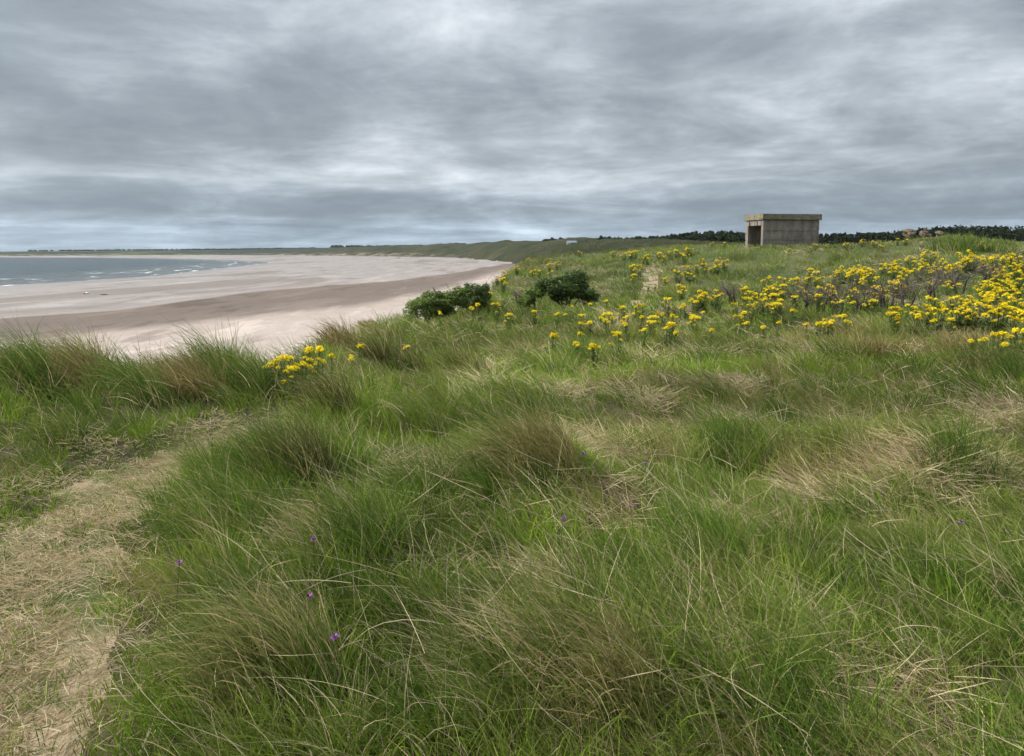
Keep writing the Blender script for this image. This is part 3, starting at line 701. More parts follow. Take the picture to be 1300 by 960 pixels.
# ------------------------------------------------------------------ straw litter on the trodden path and long dead stems
def litter():
    n = 10000
    pts = np.array(PATH_NEAR); seg = rng.integers(0, len(pts) - 1, n); t = rng.uniform(0, 1, n)[:, None]
    b = pts[seg] * (1 - t) + pts[seg + 1] * t + rng.normal(0, .14, (n, 2))
    z = height(b[:, 0], b[:, 1]) - .05 * (1 - sstep(.3, .8, polydist(b[:, 0], b[:, 1], PATH_NEAR)))
    base = np.stack([b[:, 0], b[:, 1], z + rng.uniform(.0, .02, n)], -1)
    az = rng.normal(1.9, .9, n); L = rng.uniform(.06, .24, n)
    f = rng.uniform(0, 1, n)[:, None]; col = (STRAW * .9 * (1 - f) + PALE * .95 * f) * rng.uniform(.6, 1.1, n)[:, None]
    grn = rng.uniform(0, 1, n) < .16; col[grn] = GREY * 1.1
    V, I, C = blades(base, L, az, rng.uniform(1.35, 1.6, n), rng.uniform(-.1, .2, n), rng.uniform(.0025, .005, n), col, 2)
    o = obj('straw_litter', np_mesh('straw_litter', V, 4, I, C), M_GRASS)
    tag(o, 'dry straw trodden flat over the sandy path', 'straw', kind='stuff')
    # long flowering and dead stems rising through the grass
    n = 4200
    th = rng.uniform(-R(42), R(42), n); r = np.exp(rng.uniform(math.log(2.2), math.log(26), n)); x = r * np.sin(th); y = r * np.cos(th)
    ok = (dune_profile(x, y) > beach_z(x, y) + .2) & (polydist(x, y, PATH_NEAR) > .8)
    x, y, r = x[ok], y[ok], r[ok]; n = len(x)
    lay = rng.uniform(0, 1, n) < .35
    base = np.stack([x, y, height(x, y) + np.where(lay, rng.uniform(.05, .25, n), 0)], -1)
    az = np.where(lay, rng.normal(math.pi, 1.0, n), rng.normal(math.pi, .9, n))
    t0 = np.where(lay, rng.uniform(.9, 1.35, n), rng.uniform(.05, .5, n)); kap = np.where(lay, rng.uniform(-.2, .7, n), rng.uniform(.2, 1.3, n))
    L = np.where(lay, rng.uniform(.2, .5, n), rng.uniform(.2, .48, n)); w = np.maximum(rng.uniform(.0016, .0034, n), r * .0005)
    f = rng.uniform(0, 1, n)[:, None]; col = (STRAW * (1 - f) + PALE * f) * rng.uniform(.7, 1.15, n)[:, None]
    V, I, C = blades(base, L, az, t0, kap, w, col, 6)
    o = obj('dry_grass_stems', np_mesh('dry_grass_stems', V, 4, I, C), M_GRASS)
    tag(o, 'long pale dry stems scattered through the green grass', 'grass', kind='stuff')
litter()

# ------------------------------------------------------------------ marram tussocks that stand out one by one
def tussock(u, v, rad, Lh, dens, lean, palette, label, cat='grass tussock'):
    p = hit(u, v); x0, y0 = p[0], p[1]
    n = int(dens * .8)
    rr = rad * np.sqrt(rng.uniform(0, 1, n)); ra = rng.uniform(0, 2 * math.pi, n)
    sc_ = rng.integers(0, 6, n); sx_ = rng.uniform(-.75, .75, 6) * rad; sy_ = rng.uniform(-.6, .6, 6) * rad; ll_ = rng.uniform(.65, 1.15, 6); la_ = rng.normal(0, .3, 6)
    x = x0 + sx_[sc_] + rr * .55 * np.cos(ra); y = y0 + sy_[sc_] + rr * .5 * np.sin(ra)
    z = height(x, y) - p[2] + .10 * np.exp(-(rr / rad)**2 * 1.5)
    lx = np.cos(ra) * rr / rad * .5 - lean * 1.0 + rng.normal(0, .3, n); ly = np.sin(ra) * rr / rad * .5 + la_[sc_] + rng.normal(0, .3, n)
    az = np.arctan2(ly, lx); mag = np.hypot(lx, ly)
    L = Lh * rng.uniform(.45, 1.25, n) * ll_[sc_]
    dd = math.hypot(x0, y0); w = np.maximum(rng.uniform(.0026, .0045, n), dd * .00062)
    f = rng.beta(.8, 1.3, n)[:, None]; col = (palette[0] * (1 - f) + palette[1] * f) * rng.uniform(.7, 1.25, n)[:, None]
    dead = rng.uniform(0, 1, n) < .18; col[dead] = STRAW * rng.uniform(.8, 1.3, (int(dead.sum()), 1))
    V, I, C = blades(np.stack([x - x0, y - y0, z], -1), L, az, .1 + .2 * mag, (.25 + .85 * mag) * rng.uniform(.6, 1.2, n), w, col, 5, col * .6 + palette[2] * .4)
    o = obj('marram_tussock', np_mesh('marram_tussock', V, 4, I, C), M_GRASS); o.location = p
    tag(o, label, cat, 'windswept marram tussocks')
PG = (GREY * 1.1, DARK * 1.5, OLIVE * 1.1); PB = (OLIVE * .8, MAUVE, MAUVE * 1.1); PD = (DARK, BROWN, OLIVE)
TUS = [
 (-5, 512, .42, .62, 900, .7, PG, 'grey green marram tussock cut by the left edge above the path'),
 (40, 500, .36, .66, 900, .8, PG, 'bluish green marram tussock at far left with tips blown towards the sea'),
 (130, 500, .30, .74, 800, 1.0, PB, 'pale straw tipped marram tussock standing highest on the left skyline'),
 (175, 512, .36, .58, 900, .9, PG, 'dense green marram tussock just right of the pale tipped one on the dune edge'),
 (232, 502, .36, .62, 900, .8, PB, 'brownish marram tussock in the middle of the left dune edge'),
 (292, 495, .36, .66, 1000, .7, PG, 'upright dark green marram tussock rising against the pale sand left of the ragwort'),
 (345, 506, .30, .5, 700, .8, PG, 'low green marram tussock directly below the leftmost ragwort clump'),
 (415, 446, .45, .5, 800, .6, PB, 'rounded brown topped marram tussock behind the ragwort clump at the beach edge'),
 (380, 605, .24, .44, 800, .55, PD, 'dark marram tussock beside the bend of the sandy path'),
 (430, 535, .30, .5, 800, .7, PD, 'dark brown marram tussock below and right of the left ragwort clump'),
 (508, 470, .42, .55, 900, .7, PD, 'large dark hollowed marram tussock right of the two small ragwort plants'),
 (468, 417, .7, .5, 900, .7, PB, 'broad olive marram mound at the dune edge left of the green bushes'),
 (690, 600, .24, .38, 700, .9, PB, 'sweeping brown marram tussock in the centre above the straw hump'),
 (1215, 600, .24, .38, 700, .3, PG, 'upright marram tussock above the drooping straw at lower right'),
 (590, 480, .4, .45, 700, .6, PD, 'dark green marram tussock in the hollow below the left bush'),
 (350, 880, .20, .36, 800, .9, (GREY, OLIVE, STRAW), 'long bladed marram tussock in the foreground beside the path'),
 (760, 880, .22, .32, 800, .8, (OLIVE, MAUVE * .8, STRAW), 'brown and green marram tussock at the bottom centre foreground'),
 (1110, 460, .5, .45, 700, .2, PB, 'mauve brown feathery tussock below the middle dead shrubs'),
 (1205, 452, .5, .42, 700, .2, PB, 'mauve brown feathery tussock below the dense yellow drift'),
 (1232, 318, 1.6, .8, 900, .3, PG, 'large grey green marram mound on the skyline right of the brown rocks'),
]
for a in TUS: tussock(*a)

# ------------------------------------------------------------------ ragwort
def rag_proto(heads, spread, seed, lowleaf=40):
    rs = np.random.default_rng(seed); random.seed(seed)
    H0 = .47
    tips = []
    for k_ in range(heads):
        a = rs.uniform(0, 2 * math.pi); q = spread * math.sqrt(rs.uniform(0, 1))
        tips.append(Vector((q * math.cos(a), q * math.sin(a) * .8, H0 - .18 * (q / max(spread, .01))**2 + rs.uniform(-.07, .05))))
    bm = bmesh.new(); lv = []; lc = []
    for tp in tips:
        b = Vector((tp.x * .35, tp.y * .35, 0)); m1 = b.lerp(tp, .5) + Vector((tp.x * -.08, 0, 0))
        tube(bm, [b, m1, tp], [.006, .005, .003], 5)
        for j in range(4):
            e = tp + Vector((rs.normal(0, .022), rs.normal(0, .022), .0)); tube(bm, [b.lerp(tp, .86), e], [.002, .0015], 3)
    stem = bm_mesh('stem', bm)
    # toothed leaves up the stems
    V = []; I = []; C = []
    def leaf(p, az, el, L, W):
        d = np.array([math.cos(az) * math.cos(el), math.sin(az) * math.cos(el), math.sin(el)]); s = np.array([-math.sin(az), math.cos(az), 0])
        k0 = len(V); f = rs.uniform(.7, 1.2)
        pts = [p, p + d * L * .35 + s * W * .5, p + d * L + np.array([0, 0, -.25 * L]), p + d * L * .35 - s * W * .5]
        V.extend(pts); C.extend([np.array([.105, .175, .036]) * f] * 4); I.extend([k0, k0 + 1, k0 + 2, k0 + 3])
    for tp in tips:
        for j in range(20):
            t = rs.uniform(.03, .9); p = np.array([tp.x * (.35 + .65 * t), tp.y * (.35 + .65 * t), tp.z * t])
            leaf(p, rs.uniform(0, 6.28), rs.uniform(-.1, .7), rs.uniform(.05, .11) * (1.1 - .5 * t), .035)
    leaves = np_mesh('leaves', np.array(V), 4, I, np.array(C))
    return stem, leaves, [(tuple(tp), int(rs.integers(0, 5)), rs.uniform(0, 6.28)) for tp in tips]
def head_mesh(seed):
    rs = np.random.default_rng(seed); V = []; I = []; C = []
    if 1:
        nf = 42; rh = rs.uniform(.040, .060)
        for j in range(nf):
            q = rh * math.sqrt(rs.uniform(0, 1)); a = rs.uniform(0, 6.28)
            c = np.array([q * math.cos(a), q * math.sin(a), .022 - 9.0 * q * q + rs.uniform(-.010, .012)])
            rr = rs.uniform(.008, .012); k0 = len(V); tl = rs.normal(0, .35, 2)
            V.append(c + np.array([0, 0, .004])); C.append(np.array([.78, .52, .01]))
            for m_ in range(6):
                b = 2 * math.pi * m_ / 6 + a
                V.append(c + np.array([rr * math.cos(b), rr * math.sin(b), rr * (tl[0] * math.cos(b) + tl[1] * math.sin(b)) - .002])); C.append(np.array([.88, .72, .012]) * rs.uniform(.8, 1.05))
            for m_ in range(6): I.extend([k0, k0 + 1 + m_, k0 + 1 + (m_ + 1) % 6])
    me = np_mesh('flower_head', np.array(V), 3, I, np.array(C)); me.materials.append(M_FLOWER); return me
HEADS = [head_mesh(90 + k_) for k_ in range(5)]
M_STEM = mat_simple('ragwort_stem', (.10, .13, .04), .7, .3, 30)
PROT = {}
for key, (hd, sp) in {'a': (3, .07), 'b': (2, .05), 'c': (6, .13), 'd': (9, .18), 'e': (12, .28), 'f': (10, .24)}.items(): PROT[key] = rag_proto(hd, sp, ord(key) + 3)
ROOTS = {}
def ragwort(key, loc, rz, sc, label, group):
    if key not in ROOTS:
        e = empty('ragwort_plant', loc, rz); e.scale = (sc, sc, sc)
        st, lv, fl = PROT[key]
        kids = [obj('stem', st, M_STEM, e), obj('leaves', lv, M_LEAF, e)]
        for tp, hi, a in fl:
            h_ = obj('flower_head', HEADS[hi], None, e); h_.location = tp; h_.rotation_euler = (.35 * math.sin(a * 7), .35 * math.cos(a * 5), a); q_ = (.62, 1.15, .85, 1.0, .75)[hi]; h_.scale = (q_, q_ * .9, q_ * 1.15); kids.append(h_)
        ROOTS[key] = (e, kids)
    else:
        s_, kids = ROOTS[key]; e = copy_thing(s_, kids, loc, rz, sc)
    tag(e, label, 'ragwort', group)
RAG = """1157,393 1175,395 1186,384 1191,395 1182,405 1163,402 1207,362 1184,358 1211,377 1221,382 1231,387 1216,391 1221,398 1234,399 1241,376 1254,367 1259,361 1259,372 1260,379 1267,387 1249,394 1250,385 1262,406 1269,342 1260,346 1284,342 1282,359 1290,352 1277,364 1291,367 1286,373 1272,379 1281,384 1275,394 1287,395 1296,389 1297,416 1271,426 1262,422 1280,426 1237,431 1245,429 1281,434 1292,427 1264,329 1269,332 1280,329 1287,327 1297,336 1282,324 1242,331 1235,332 1249,331 1225,331 1215,339 1210,341 1200,341 1186,344 1194,334 1175,341 1169,334 1157,329 1180,324 1226,326 1211,346 1166,340 1250,339 1224,336 1205,409
1071,343 1069,348 1088,347 1092,345 1096,350 1085,352 1101,346 1104,355 1092,360 1035,350 1029,347 1041,355 1026,354 1015,357 1006,357 1015,365 1046,369 1053,368 1058,375 1025,374 1058,349 1007,382 1005,393 1037,382 1058,382 1067,384 1080,384 1100,385 1108,387 1080,370 1084,374 1111,366 1118,365 1108,375 1121,372 1130,365 1136,363 1140,358 1145,364 1120,340 1128,339 1138,335 1137,339 1133,345 1143,343 1148,351 1069,399 1075,399 1077,404 1065,400 1052,410 1050,412 1059,408 1040,411 1035,411 1046,402 1058,398 1022,412 1133,396 1137,396 1134,403 1143,402
973,355 978,364 976,370 966,380 968,377 955,376 948,381 954,391 933,388 947,410 938,408 946,398 972,414 986,410 995,355 987,371 992,373 992,385 988,386 982,378 994,367 977,387 948,370 908,371 910,376 891,375 885,379 882,384 892,395 882,407 900,419 892,332 911,335 911,339 921,335 885,339 894,340 905,339 985,393
699,331 700,338 685,346 677,347 707,334 699,345 632,354 640,347 656,340 670,330 640,359 737,402 737,409 750,406 770,402 772,406 765,400 780,399 792,392 806,390 795,402 797,407 790,405 805,397 815,392 812,400 829,406 817,414 825,412 839,402 845,412 855,411 850,419 855,422 862,390 871,385 857,400 881,407 885,380 736,434 735,419 750,436 755,437 786,426 700,424 707,395 727,387 751,386 770,380 677,397 630,392 647,404 717,396 805,354 805,342 812,342 815,330 800,324 792,322 807,322 822,327 780,321 736,321 844,330 852,321 860,321 875,319 837,324 870,326 891,332 846,355 861,347 877,350 864,367 904,307 920,308 872,344 846,384
615,360 621,375 609,385 602,390 1035,308 1050,309 1075,307 1095,304 1110,306 1120,310 1138,297 1140,303 1150,302 1178,296 1243,307 1003,315 1029,314 1276,349 1294,343 1267,352 1248,362 1291,380 1268,396 1296,403"""
LEFT = [((345, 457), 'a', 'single small ragwort at the left end of the yellow clump on the dune edge'), ((360, 460), 'c', 'low ragwort second from the left in the yellow clump on the dune edge'),
        ((372, 465), 'c', 'ragwort at the front foot of the yellow clump on the dune edge'), ((381, 454), 'd', 'broadest ragwort in the middle of the yellow clump on the dune edge'),
        ((385, 438), 'a', 'tallest ragwort head of the yellow clump seen against the sand'), ((397, 449), 'c', 'ragwort at the upper right of the yellow clump on the dune edge'),
        ((390, 469), 'b', 'low ragwort hanging below the right part of the yellow clump'), ((407, 459), 'b', 'pale ragwort just right of the yellow clump on the dune edge'),
        ((420, 452), 'b', 'lone ragwort to the right of the yellow clump on the dune edge'), ((453, 430), 'a', 'ragwort in front of the rounded marram tussock at the beach edge'),
        ((447, 452), 'b', 'small faint ragwort low between the yellow clump and the dark tussock'), ((516, 441), 'b', 'small lone ragwort right of the large dark tussock'),
        ((559, 402), 'b', 'single ragwort flower at the foot of the left green bush')]
def place_rag():
    pl = [hit(u, v, .42) for (u, v), _, _ in LEFT]
    for (uv, key, lab), p in zip(LEFT, pl): ragwort(key, tuple(p), rng.uniform(0, 6), rng.uniform(.9, 1.1), lab, 'ragwort plants on the left dune edge')
    uv = [tuple(map(float, t.split(','))) for t in RAG.split()]
    jit = rng.uniform(.85, 1.15, len(uv))
    P = hits(uv, .42 * jit)
    for (u, v), p, j in zip(uv, P, jit):
        d = math.hypot(p[0], p[1])
        if d > 110: d_ = 62; q = at(u, v, d_); p = (q[0], q[1], h1(q[0], q[1])); d = d_
        big = u > 1150 and v < 400 or (1060 < u < 1105 and v < 362)
        key = ('c' if big else random.choice('aac')) if d < 13 else ('d' if big else random.choice('caa')) if d < 24 else ('e' if big else random.choice('cdd')) if d < 40 else random.choice('ef' if big else 'dcf')
        if v < 318 and u > 900: g = ('distant yellow ragwort on the crest beside and beyond the concrete shelter', 'ragwort plants on the crest by the shelter')
        elif u > 1150 and v >= 352: g = ('bright yellow ragwort in the dense drift at the right edge', 'ragwort plants in the dense right hand drift')
        elif u > 1150: g = ('yellow ragwort in the band behind the rightmost dead shrubs below the marram mound', 'ragwort plants behind the rightmost dead shrubs')
        elif u > 1000 and v < 390: g = ('yellow ragwort growing among and behind the grey dead shrubs right of centre', 'ragwort plants among the dead shrubs')
        elif u > 1000: g = ('yellow ragwort in the loose row in front of the grey dead shrubs', 'ragwort plants in front of the dead shrubs')
        elif u > 925: g = ('yellow ragwort at the left end of the right hand drift below the shelter', 'ragwort plants below the shelter')
        elif v < 360 and u > 770: g = ('small yellow ragwort beside the upper part of the distant sandy path', 'ragwort plants around the upper path')
        elif u < 725: g = ('yellow ragwort around the two green bushes at the dune edge', 'ragwort plants around the green bushes')
        else: g = ('yellow ragwort in the hollow below the foot of the distant path', 'ragwort plants in the hollow')
        sc = j * rng.uniform(.95, 1.2) * (1.1 if d < 30 else 1.2) * (.7 if v < 316 else 1)
        ragwort(key, tuple(p), rng.uniform(0, 6), sc, g[0], g[1])
place_rag()

# ------------------------------------------------------------------ bushes, dead shrubs
def grow(rs, bm, p, d, L, r, depth, tips, spread=.55, up=.12, curve=.15, ndiv=(2, 3)):
    pts = [p]; q = p.copy(); dd = d.copy()
    for k_ in range(3):
        dd = (dd + Vector((rs.normal(0, curve), rs.normal(0, curve), rs.normal(0, curve) + up * .3))).normalized(); q = q + dd * L / 3; pts.append(q.copy())
    tube(bm, pts, [r, r * .85, r * .72, r * .6], 5 if r > .006 else 3)
    tips.append((q.copy(), dd.copy(), depth))
    if depth == 0: return
    for k_ in range(rs.integers(ndiv[0], ndiv[1] + 1)):
        nd = (dd + Vector((rs.normal(0, spread), rs.normal(0, spread), rs.normal(0, spread * .7) + up))).normalized()
        st = pts[rs.integers(2, 4)]
        grow(rs, bm, st.copy(), nd, L * rs.uniform(.6, .85), r * .6, depth - 1, tips, spread, up, curve, ndiv)
def dead_shrub(u, v, hgt, seed, label, lean=(0, 0), nst=3):
    p = hit(u, v); rs = np.random.default_rng(seed)
    root = empty('dead_shrub', p, 0, label, 'dead shrub', 'dead shrubs in the ragwort')
    bt = bmesh.new(); tips = []
    for s in range(nst):
        a = rs.uniform(0, 6.28); b = Vector((.08 * math.cos(a), .08 * math.sin(a), -.05))
        d = Vector((lean[0] + .28 * math.cos(a), lean[1] + .28 * math.sin(a), 1)).normalized(); L = hgt * rs.uniform(.36, .48)
        m = b + d * L * .5 + Vector((rs.normal(0, .03), 0, 0)); e = b + d * L
        tube(bt, [b, m, e], [.045, .036, .028], 6); tips.append((e, d))
    obj('trunk', bm_mesh('trunk', bt), M_BARK, root)
    bm = bmesh.new(); out = []
    for e, d in tips:
        for k_ in range(3):
            nd = (d + Vector((rs.normal(0, .6), rs.normal(0, .6), .1))).normalized()
            grow(rs, bm, e - d * .1 * k_, nd, hgt * .27, .020, 4, out, .75, .05, .25)
    obj('twigs', bm_mesh('twigs', bm), M_TWIG, root)
for a in [(1018, 396, 1.05, 1, 'spindly grey dead shrub at the left end of the shrub row', (-.1, 0)), (1063, 402, 1.25, 2, 'tall grey dead shrub with dark forked trunk second from the left in the row', (0, 0)),
          (1092, 398, .95, 22, 'thin leaning dead shrub between the two tall dark trunked ones', (.3, 0)), (1127, 398, 1.35, 3, 'widest grey dead shrub with several upright trunks at the middle of the row', (0, 0)),
          (1180, 390, 1.45, 4, 'leaning dead shrub with a single slanting dark trunk right of the row', (-.35, 0)), (1218, 378, 1.4, 5, 'rightmost dead shrub with thin bare twigs behind the yellow drift', (-.05, 0)),
          (1040, 396, .9, 7, 'low tangled dead shrub between the two leftmost shrubs', (.1, 0)), (1150, 394, .95, 8, 'small brown dead shrub beside the widest one', (.2, 0)),
          (1245, 366, 1.2, 9, 'faint brown dead shrub farthest right near the marram mound', (-.1, 0)), (934, 388, 1.0, 6, 'isolated low grey dead shrub with few green leaves left of the yellow drift', (-.1, 0)),
          (658, 395, 1.0, 10, 'pale grey leafless shrub against the left side of the dark hawthorn', (.1, 0))]: dead_shrub(*a)

def leaf_cloud(rs, centres, n, size, c0, c1):
    """n small leaves around blob centres (x,y,z,rx,ry,rz)"""
    cen = np.array(centres); wts = cen[:, 3] * cen[:, 4] * cen[:, 5]; wts /= wts.sum()
    k_ = rs.choice(len(cen), n, p=wts)
    v = rs.normal(size=(n, 3)); v /= np.linalg.norm(v, axis=1)[:, None]; q = rs.uniform(.35, 1.05, n)**.5
    P = cen[k_, :3] + v * q[:, None] * cen[k_, 3:6]
    P += rs.normal(0, .2, (n, 3)) * cen[k_, 3:6]
    a = rs.normal(size=(n, 3)); a[:, 2] *= .6; a = a + v * .2; a /= np.linalg.norm(a, axis=1)[:, None]
    b = np.cross(a, rs.normal(size=(n, 3)) + v * .8); b /= np.linalg.norm(b, axis=1)[:, None]
    s = (size * rs.uniform(.6, 1.3, n))[:, None]
    V = np.stack([P - a * s, P - b * s * .55, P + a * s, P + b * s * .55], 1).reshape(-1, 3)
    f = rs.uniform(0, 1, n)[:, None]; tone = rs.uniform(.75, 1.25, len(cen))[k_][:, None]
    C = np.repeat((c0 * (1 - f) + c1 * f) * tone, 4, 0)
    return V, np.arange(n * 4), C
def bush(u, v, d, blobs, nleaf, size, seed, label, c0, c1, name='hawthorn_bush', lean=0):
    """blobs in pixels relative to (u,v): (du, dv, ru, rv)"""
    q = at(u, v, d); base = np.array([q[0], q[1], h1(q[0], q[1])]); k_ = d / F
    rs = np.random.default_rng(seed)
    root = empty(name, base, 0, label, 'bush')
    cs = []
    off = q[2] - base[2]
    for du, dv, ru, rv in blobs:
        big = (du * k_, rs.uniform(-.3, .3), -dv * k_ + off, ru * k_, max(ru, rv) * k_ * .9, rv * k_)
        for j in range(9):
            w = rs.normal(size=3); w /= np.linalg.norm(w); t = .75
            cs.append((big[0] + w[0] * big[3] * t, big[1] + w[1] * big[4] * t, big[2] + w[2] * big[5] * t, big[3] * .42, big[4] * .42, big[5] * .42))
    V, I, C = leaf_cloud(rs, cs, nleaf, size, c0, c1)
    obj('crown', np_mesh('crown', V, 4, I, C), M_LEAF, root)
    bm = bmesh.new(); out = []
    for c in cs[::5]:
        e = Vector(c[:3]); b = Vector((lean * .1 + rs.normal(0, .06), rs.normal(0, .06), -.05)); m = b.lerp(e, .5) + Vector((rs.normal(0, .08), rs.normal(0, .08), .05))
        tube(bm, [b, m, e], [.035, .022, .008], 5)
    for c in cs[::2]:
        e = Vector(c[:3]); grow(rs, bm, e, Vector(rs.normal(size=3)).normalized(), .28, .006, 1, out, .6, .1)
    obj('trunk', bm_mesh('trunk', bm), M_BARK, root)
cA = np.array([.085, .125, .030]); cB = np.array([.210, .290, .060]); cC = np.array([.050, .078, .022])
bush(545, 404, 23.5, [(0, -13, 26, 14), (24, -20, 24, 15), (-22, -5, 12, 10), (38, -26, 16, 13), (10, -28, 16, 8)], 14000, .034, 5, 'leafy green bush nearest the beach with a rounded bright top', cA, cB)
bush(600, 392, 24.5, [(0, -14, 20, 16), (-12, -20, 14, 12), (10, -24, 12, 10), (18, -8, 10, 10)], 9000, .034, 6, 'darker green bush touching the right side of the beach side bush', cC, cA * 1.6)
bush(722, 392, 25.0, [(2, -29, 22, 14), (-22, -26, 20, 12), (22, -20, 16, 11), (6, -40, 18, 8), (-38, -24, 12, 9), (-8, -18, 16, 9), (30, -14, 8, 5)], 15000, .036, 7, 'dark dense hawthorn bush with crown spreading right over its shadow', cC, cA * 1.5)
bush(676, 392, 25.0, [(0, -16, 12, 12), (-10, -8, 9, 7)], 3500, .03, 8, 'small pale green shrub at the left foot of the dark hawthorn', cA * 1.3, cB)
bush(853, 350, 41.0, [(0, -5, 7, 4)], 1500, .05, 9, 'low dark shrub on the slope right of the distant path', cC, cA)

# ------------------------------------------------------------------ woods
def wood(name, label, specs, seed, c0, c1, leaf=.62, per=190):
    """specs: (u0,u1,vtop function points, d0, d1, n)"""
    rs = np.random.default_rng(seed); Vs = []; Is = []; Cs = []; off = 0
    for u0, u1, tops, d0, d1, n in specs:
        for i in range(n):
            u = rs.uniform(u0, u1); d = rs.uniform(d0, d1); vt = np.interp(u, [t[0] for t in tops], [t[1] for t in tops]) + abs(rs.normal(0, 2.0))
            tp = at(u, vt, d); g = h1(tp[0], tp[1]); H = max(tp[2] - g, 1.5)
            rr = H * rs.uniform(.22, .38) if H < 14 else H * .22
            cs = [(tp[0] + rs.normal(0, rr * .5), tp[1] + rs.normal(0, rr * .5), g + H * (.2 + .16 * j_) , rr * (1.15 - .16 * j_), rr * (1.15 - .16 * j_), H * .14) for j_ in range(5)]
            V, I, C = leaf_cloud(rs, cs, per, leaf * d / 300, c0 * rs.uniform(.7, 1.3), c1)
            Vs.append(V); Is.append(I + off); Cs.append(C); off += len(V)
    o = obj(name, np_mesh(name, np.concatenate(Vs), 4, np.concatenate(Is), np.concatenate(Cs)), M_WOODLEAF)
    tag(o, label, 'wood', kind='stuff')
wA = np.array([.014, .022, .009]); wB = np.array([.034, .048, .018])
wood('scrub_wood', 'dark rounded wood on the skyline left of the concrete shelter', [(760, 850, [(760, 305), (790, 302), (800, 301), (840, 299.5), (860, 297)], 330, 420, 90), (850, 1000, [(850, 298), (885, 293.5), (905, 292), (930, 293), (950, 294.5), (1000, 297)], 300, 380, 130), (860, 960, [(860, 304), (900, 299), (960, 301)], 240, 280, 70)], 3, wA, wB)
wood('pine_wood', 'dark pine wood along the skyline right of the concrete shelter', [(1040, 1340, [(1040, 297), (1075, 295), (1130, 294), (1170, 290), (1185, 287), (1215, 285), (1250, 286), (1275, 285.5), (1340, 287)], 300, 420, 300), (1140, 1360, [(1150, 295), (1340, 293)], 250, 290, 120)], 4, wA * .7, wB * .7)
wood('skyline_scrub', 'low dark scrub along the crest of the far dunes', [(690, 770, [(690, 305), (703, 303), (711, 301), (719, 304), (760, 305), (770, 304)], 480, 560, 60)], 5, wA * 1.3, wB)
wood('far_wood', 'dark far off plantations behind the bay', [(421, 560, [(421, 311), (480, 311.5), (560, 310)], 1500, 1700, 220), (552, 592, [(552, 311), (560, 308.5), (568, 309.5), (575, 308), (590, 308.5), (592, 311)], 1300, 1450, 70), (230, 400, [(230, 318), (300, 317), (345, 315), (400, 314.5)], 1700, 1900, 200),
     (35, 230, [(35, 318.6), (72, 317.6), (80, 318.5), (92, 317.6), (105, 318.5), (112, 317.8), (160, 318), (175, 317.4), (230, 318)], 1750, 1900, 140)], 6, wA * 1.5, wB * 1.2, .45, 80)

# ------------------------------------------------------------------ small things
def rocks():
    specs = [(1158, 296, 13, 8, 'largest brown weathered boulder at the left end of the rock pile'), (1172, 297, 9, 6, 'low brown boulder second from the left in the rock pile'), (1150, 300, 8, 6, 'small dark boulder in front of the largest boulder'),
             (1183, 300, 7, 5, 'flat brown boulder behind the lone ragwort on the crest'), (1194, 297, 9, 5, 'slanting brown boulder at the right end of the rock pile'), (1173, 293, 5, 3, 'small rounded boulder on top of the rock pile')]
    for i, (u, v, w, h, lab) in enumerate(specs):
        d = 56.0; q = at(u, v, d); rs = np.random.default_rng(50 + i); k_ = d / F
        bm = bmesh.new(); bmesh.ops.create_icosphere(bm, subdivisions=4, radius=1)
        o3 = rs.uniform(0, 50, 3)
        for vt in bm.verts:
            c = np.array(vt.co) ; n_ = float(fbm(np.array([c[0] * 1.1 + o3[0] + c[2] * 1.3]), np.array([c[1] * 1.1 + o3[1] - c[2] * 1.6]), 3, 5)[0])
            vt.co *= .62 + 1.3 * (n_ - .3)
            vt.co = Vector((vt.co.x * w * k_ * .62, vt.co.y * w * k_ * .6, max(vt.co.z, -.9) * h * k_ * .75))
        o = obj('boulder', bm_mesh('boulder', bm, False), M_ROCK); o.location = (q[0], q[1] + rs.uniform(-.5, .5), q[2]); tag(o, lab, 'boulder', 'boulders on the crest')
        EXCL.append((q[0], q[1], .2))
rocks()
def fence():
    d = 88.0; a = at(1279, 309, d); b = at(1345, 309, d + 8); a[2] = h1(a[0], a[1]); b[2] = h1(b[0], b[1])
    top = at(1290, 305.5, d)[2]
    L = math.hypot(b[0] - a[0], b[1] - a[1]); rz = math.atan2(b[1] - a[1], b[0] - a[0]); z0 = top - 1.15
    root = empty('rail_fence', (a[0], a[1], z0), rz, 'short grey timber rail fence at the right edge in front of the pines', 'fence')
    for k_ in range(4):
        bm = bmesh.new(); add_box(bm, (.08 + k_ * (L - .16) / 3, 0, .5), (.13, .13, 1.3), 0, .01); obj('post', bm_mesh('post', bm), M_WOOD, root)
    for z in (1.0, .3):
        bm = bmesh.new(); add_box(bm, (L / 2, -.095, z), (L, .05, .14 if z > .9 else .11), 0, .008); obj('rail', bm_mesh('rail', bm), M_WOOD, root)
fence()
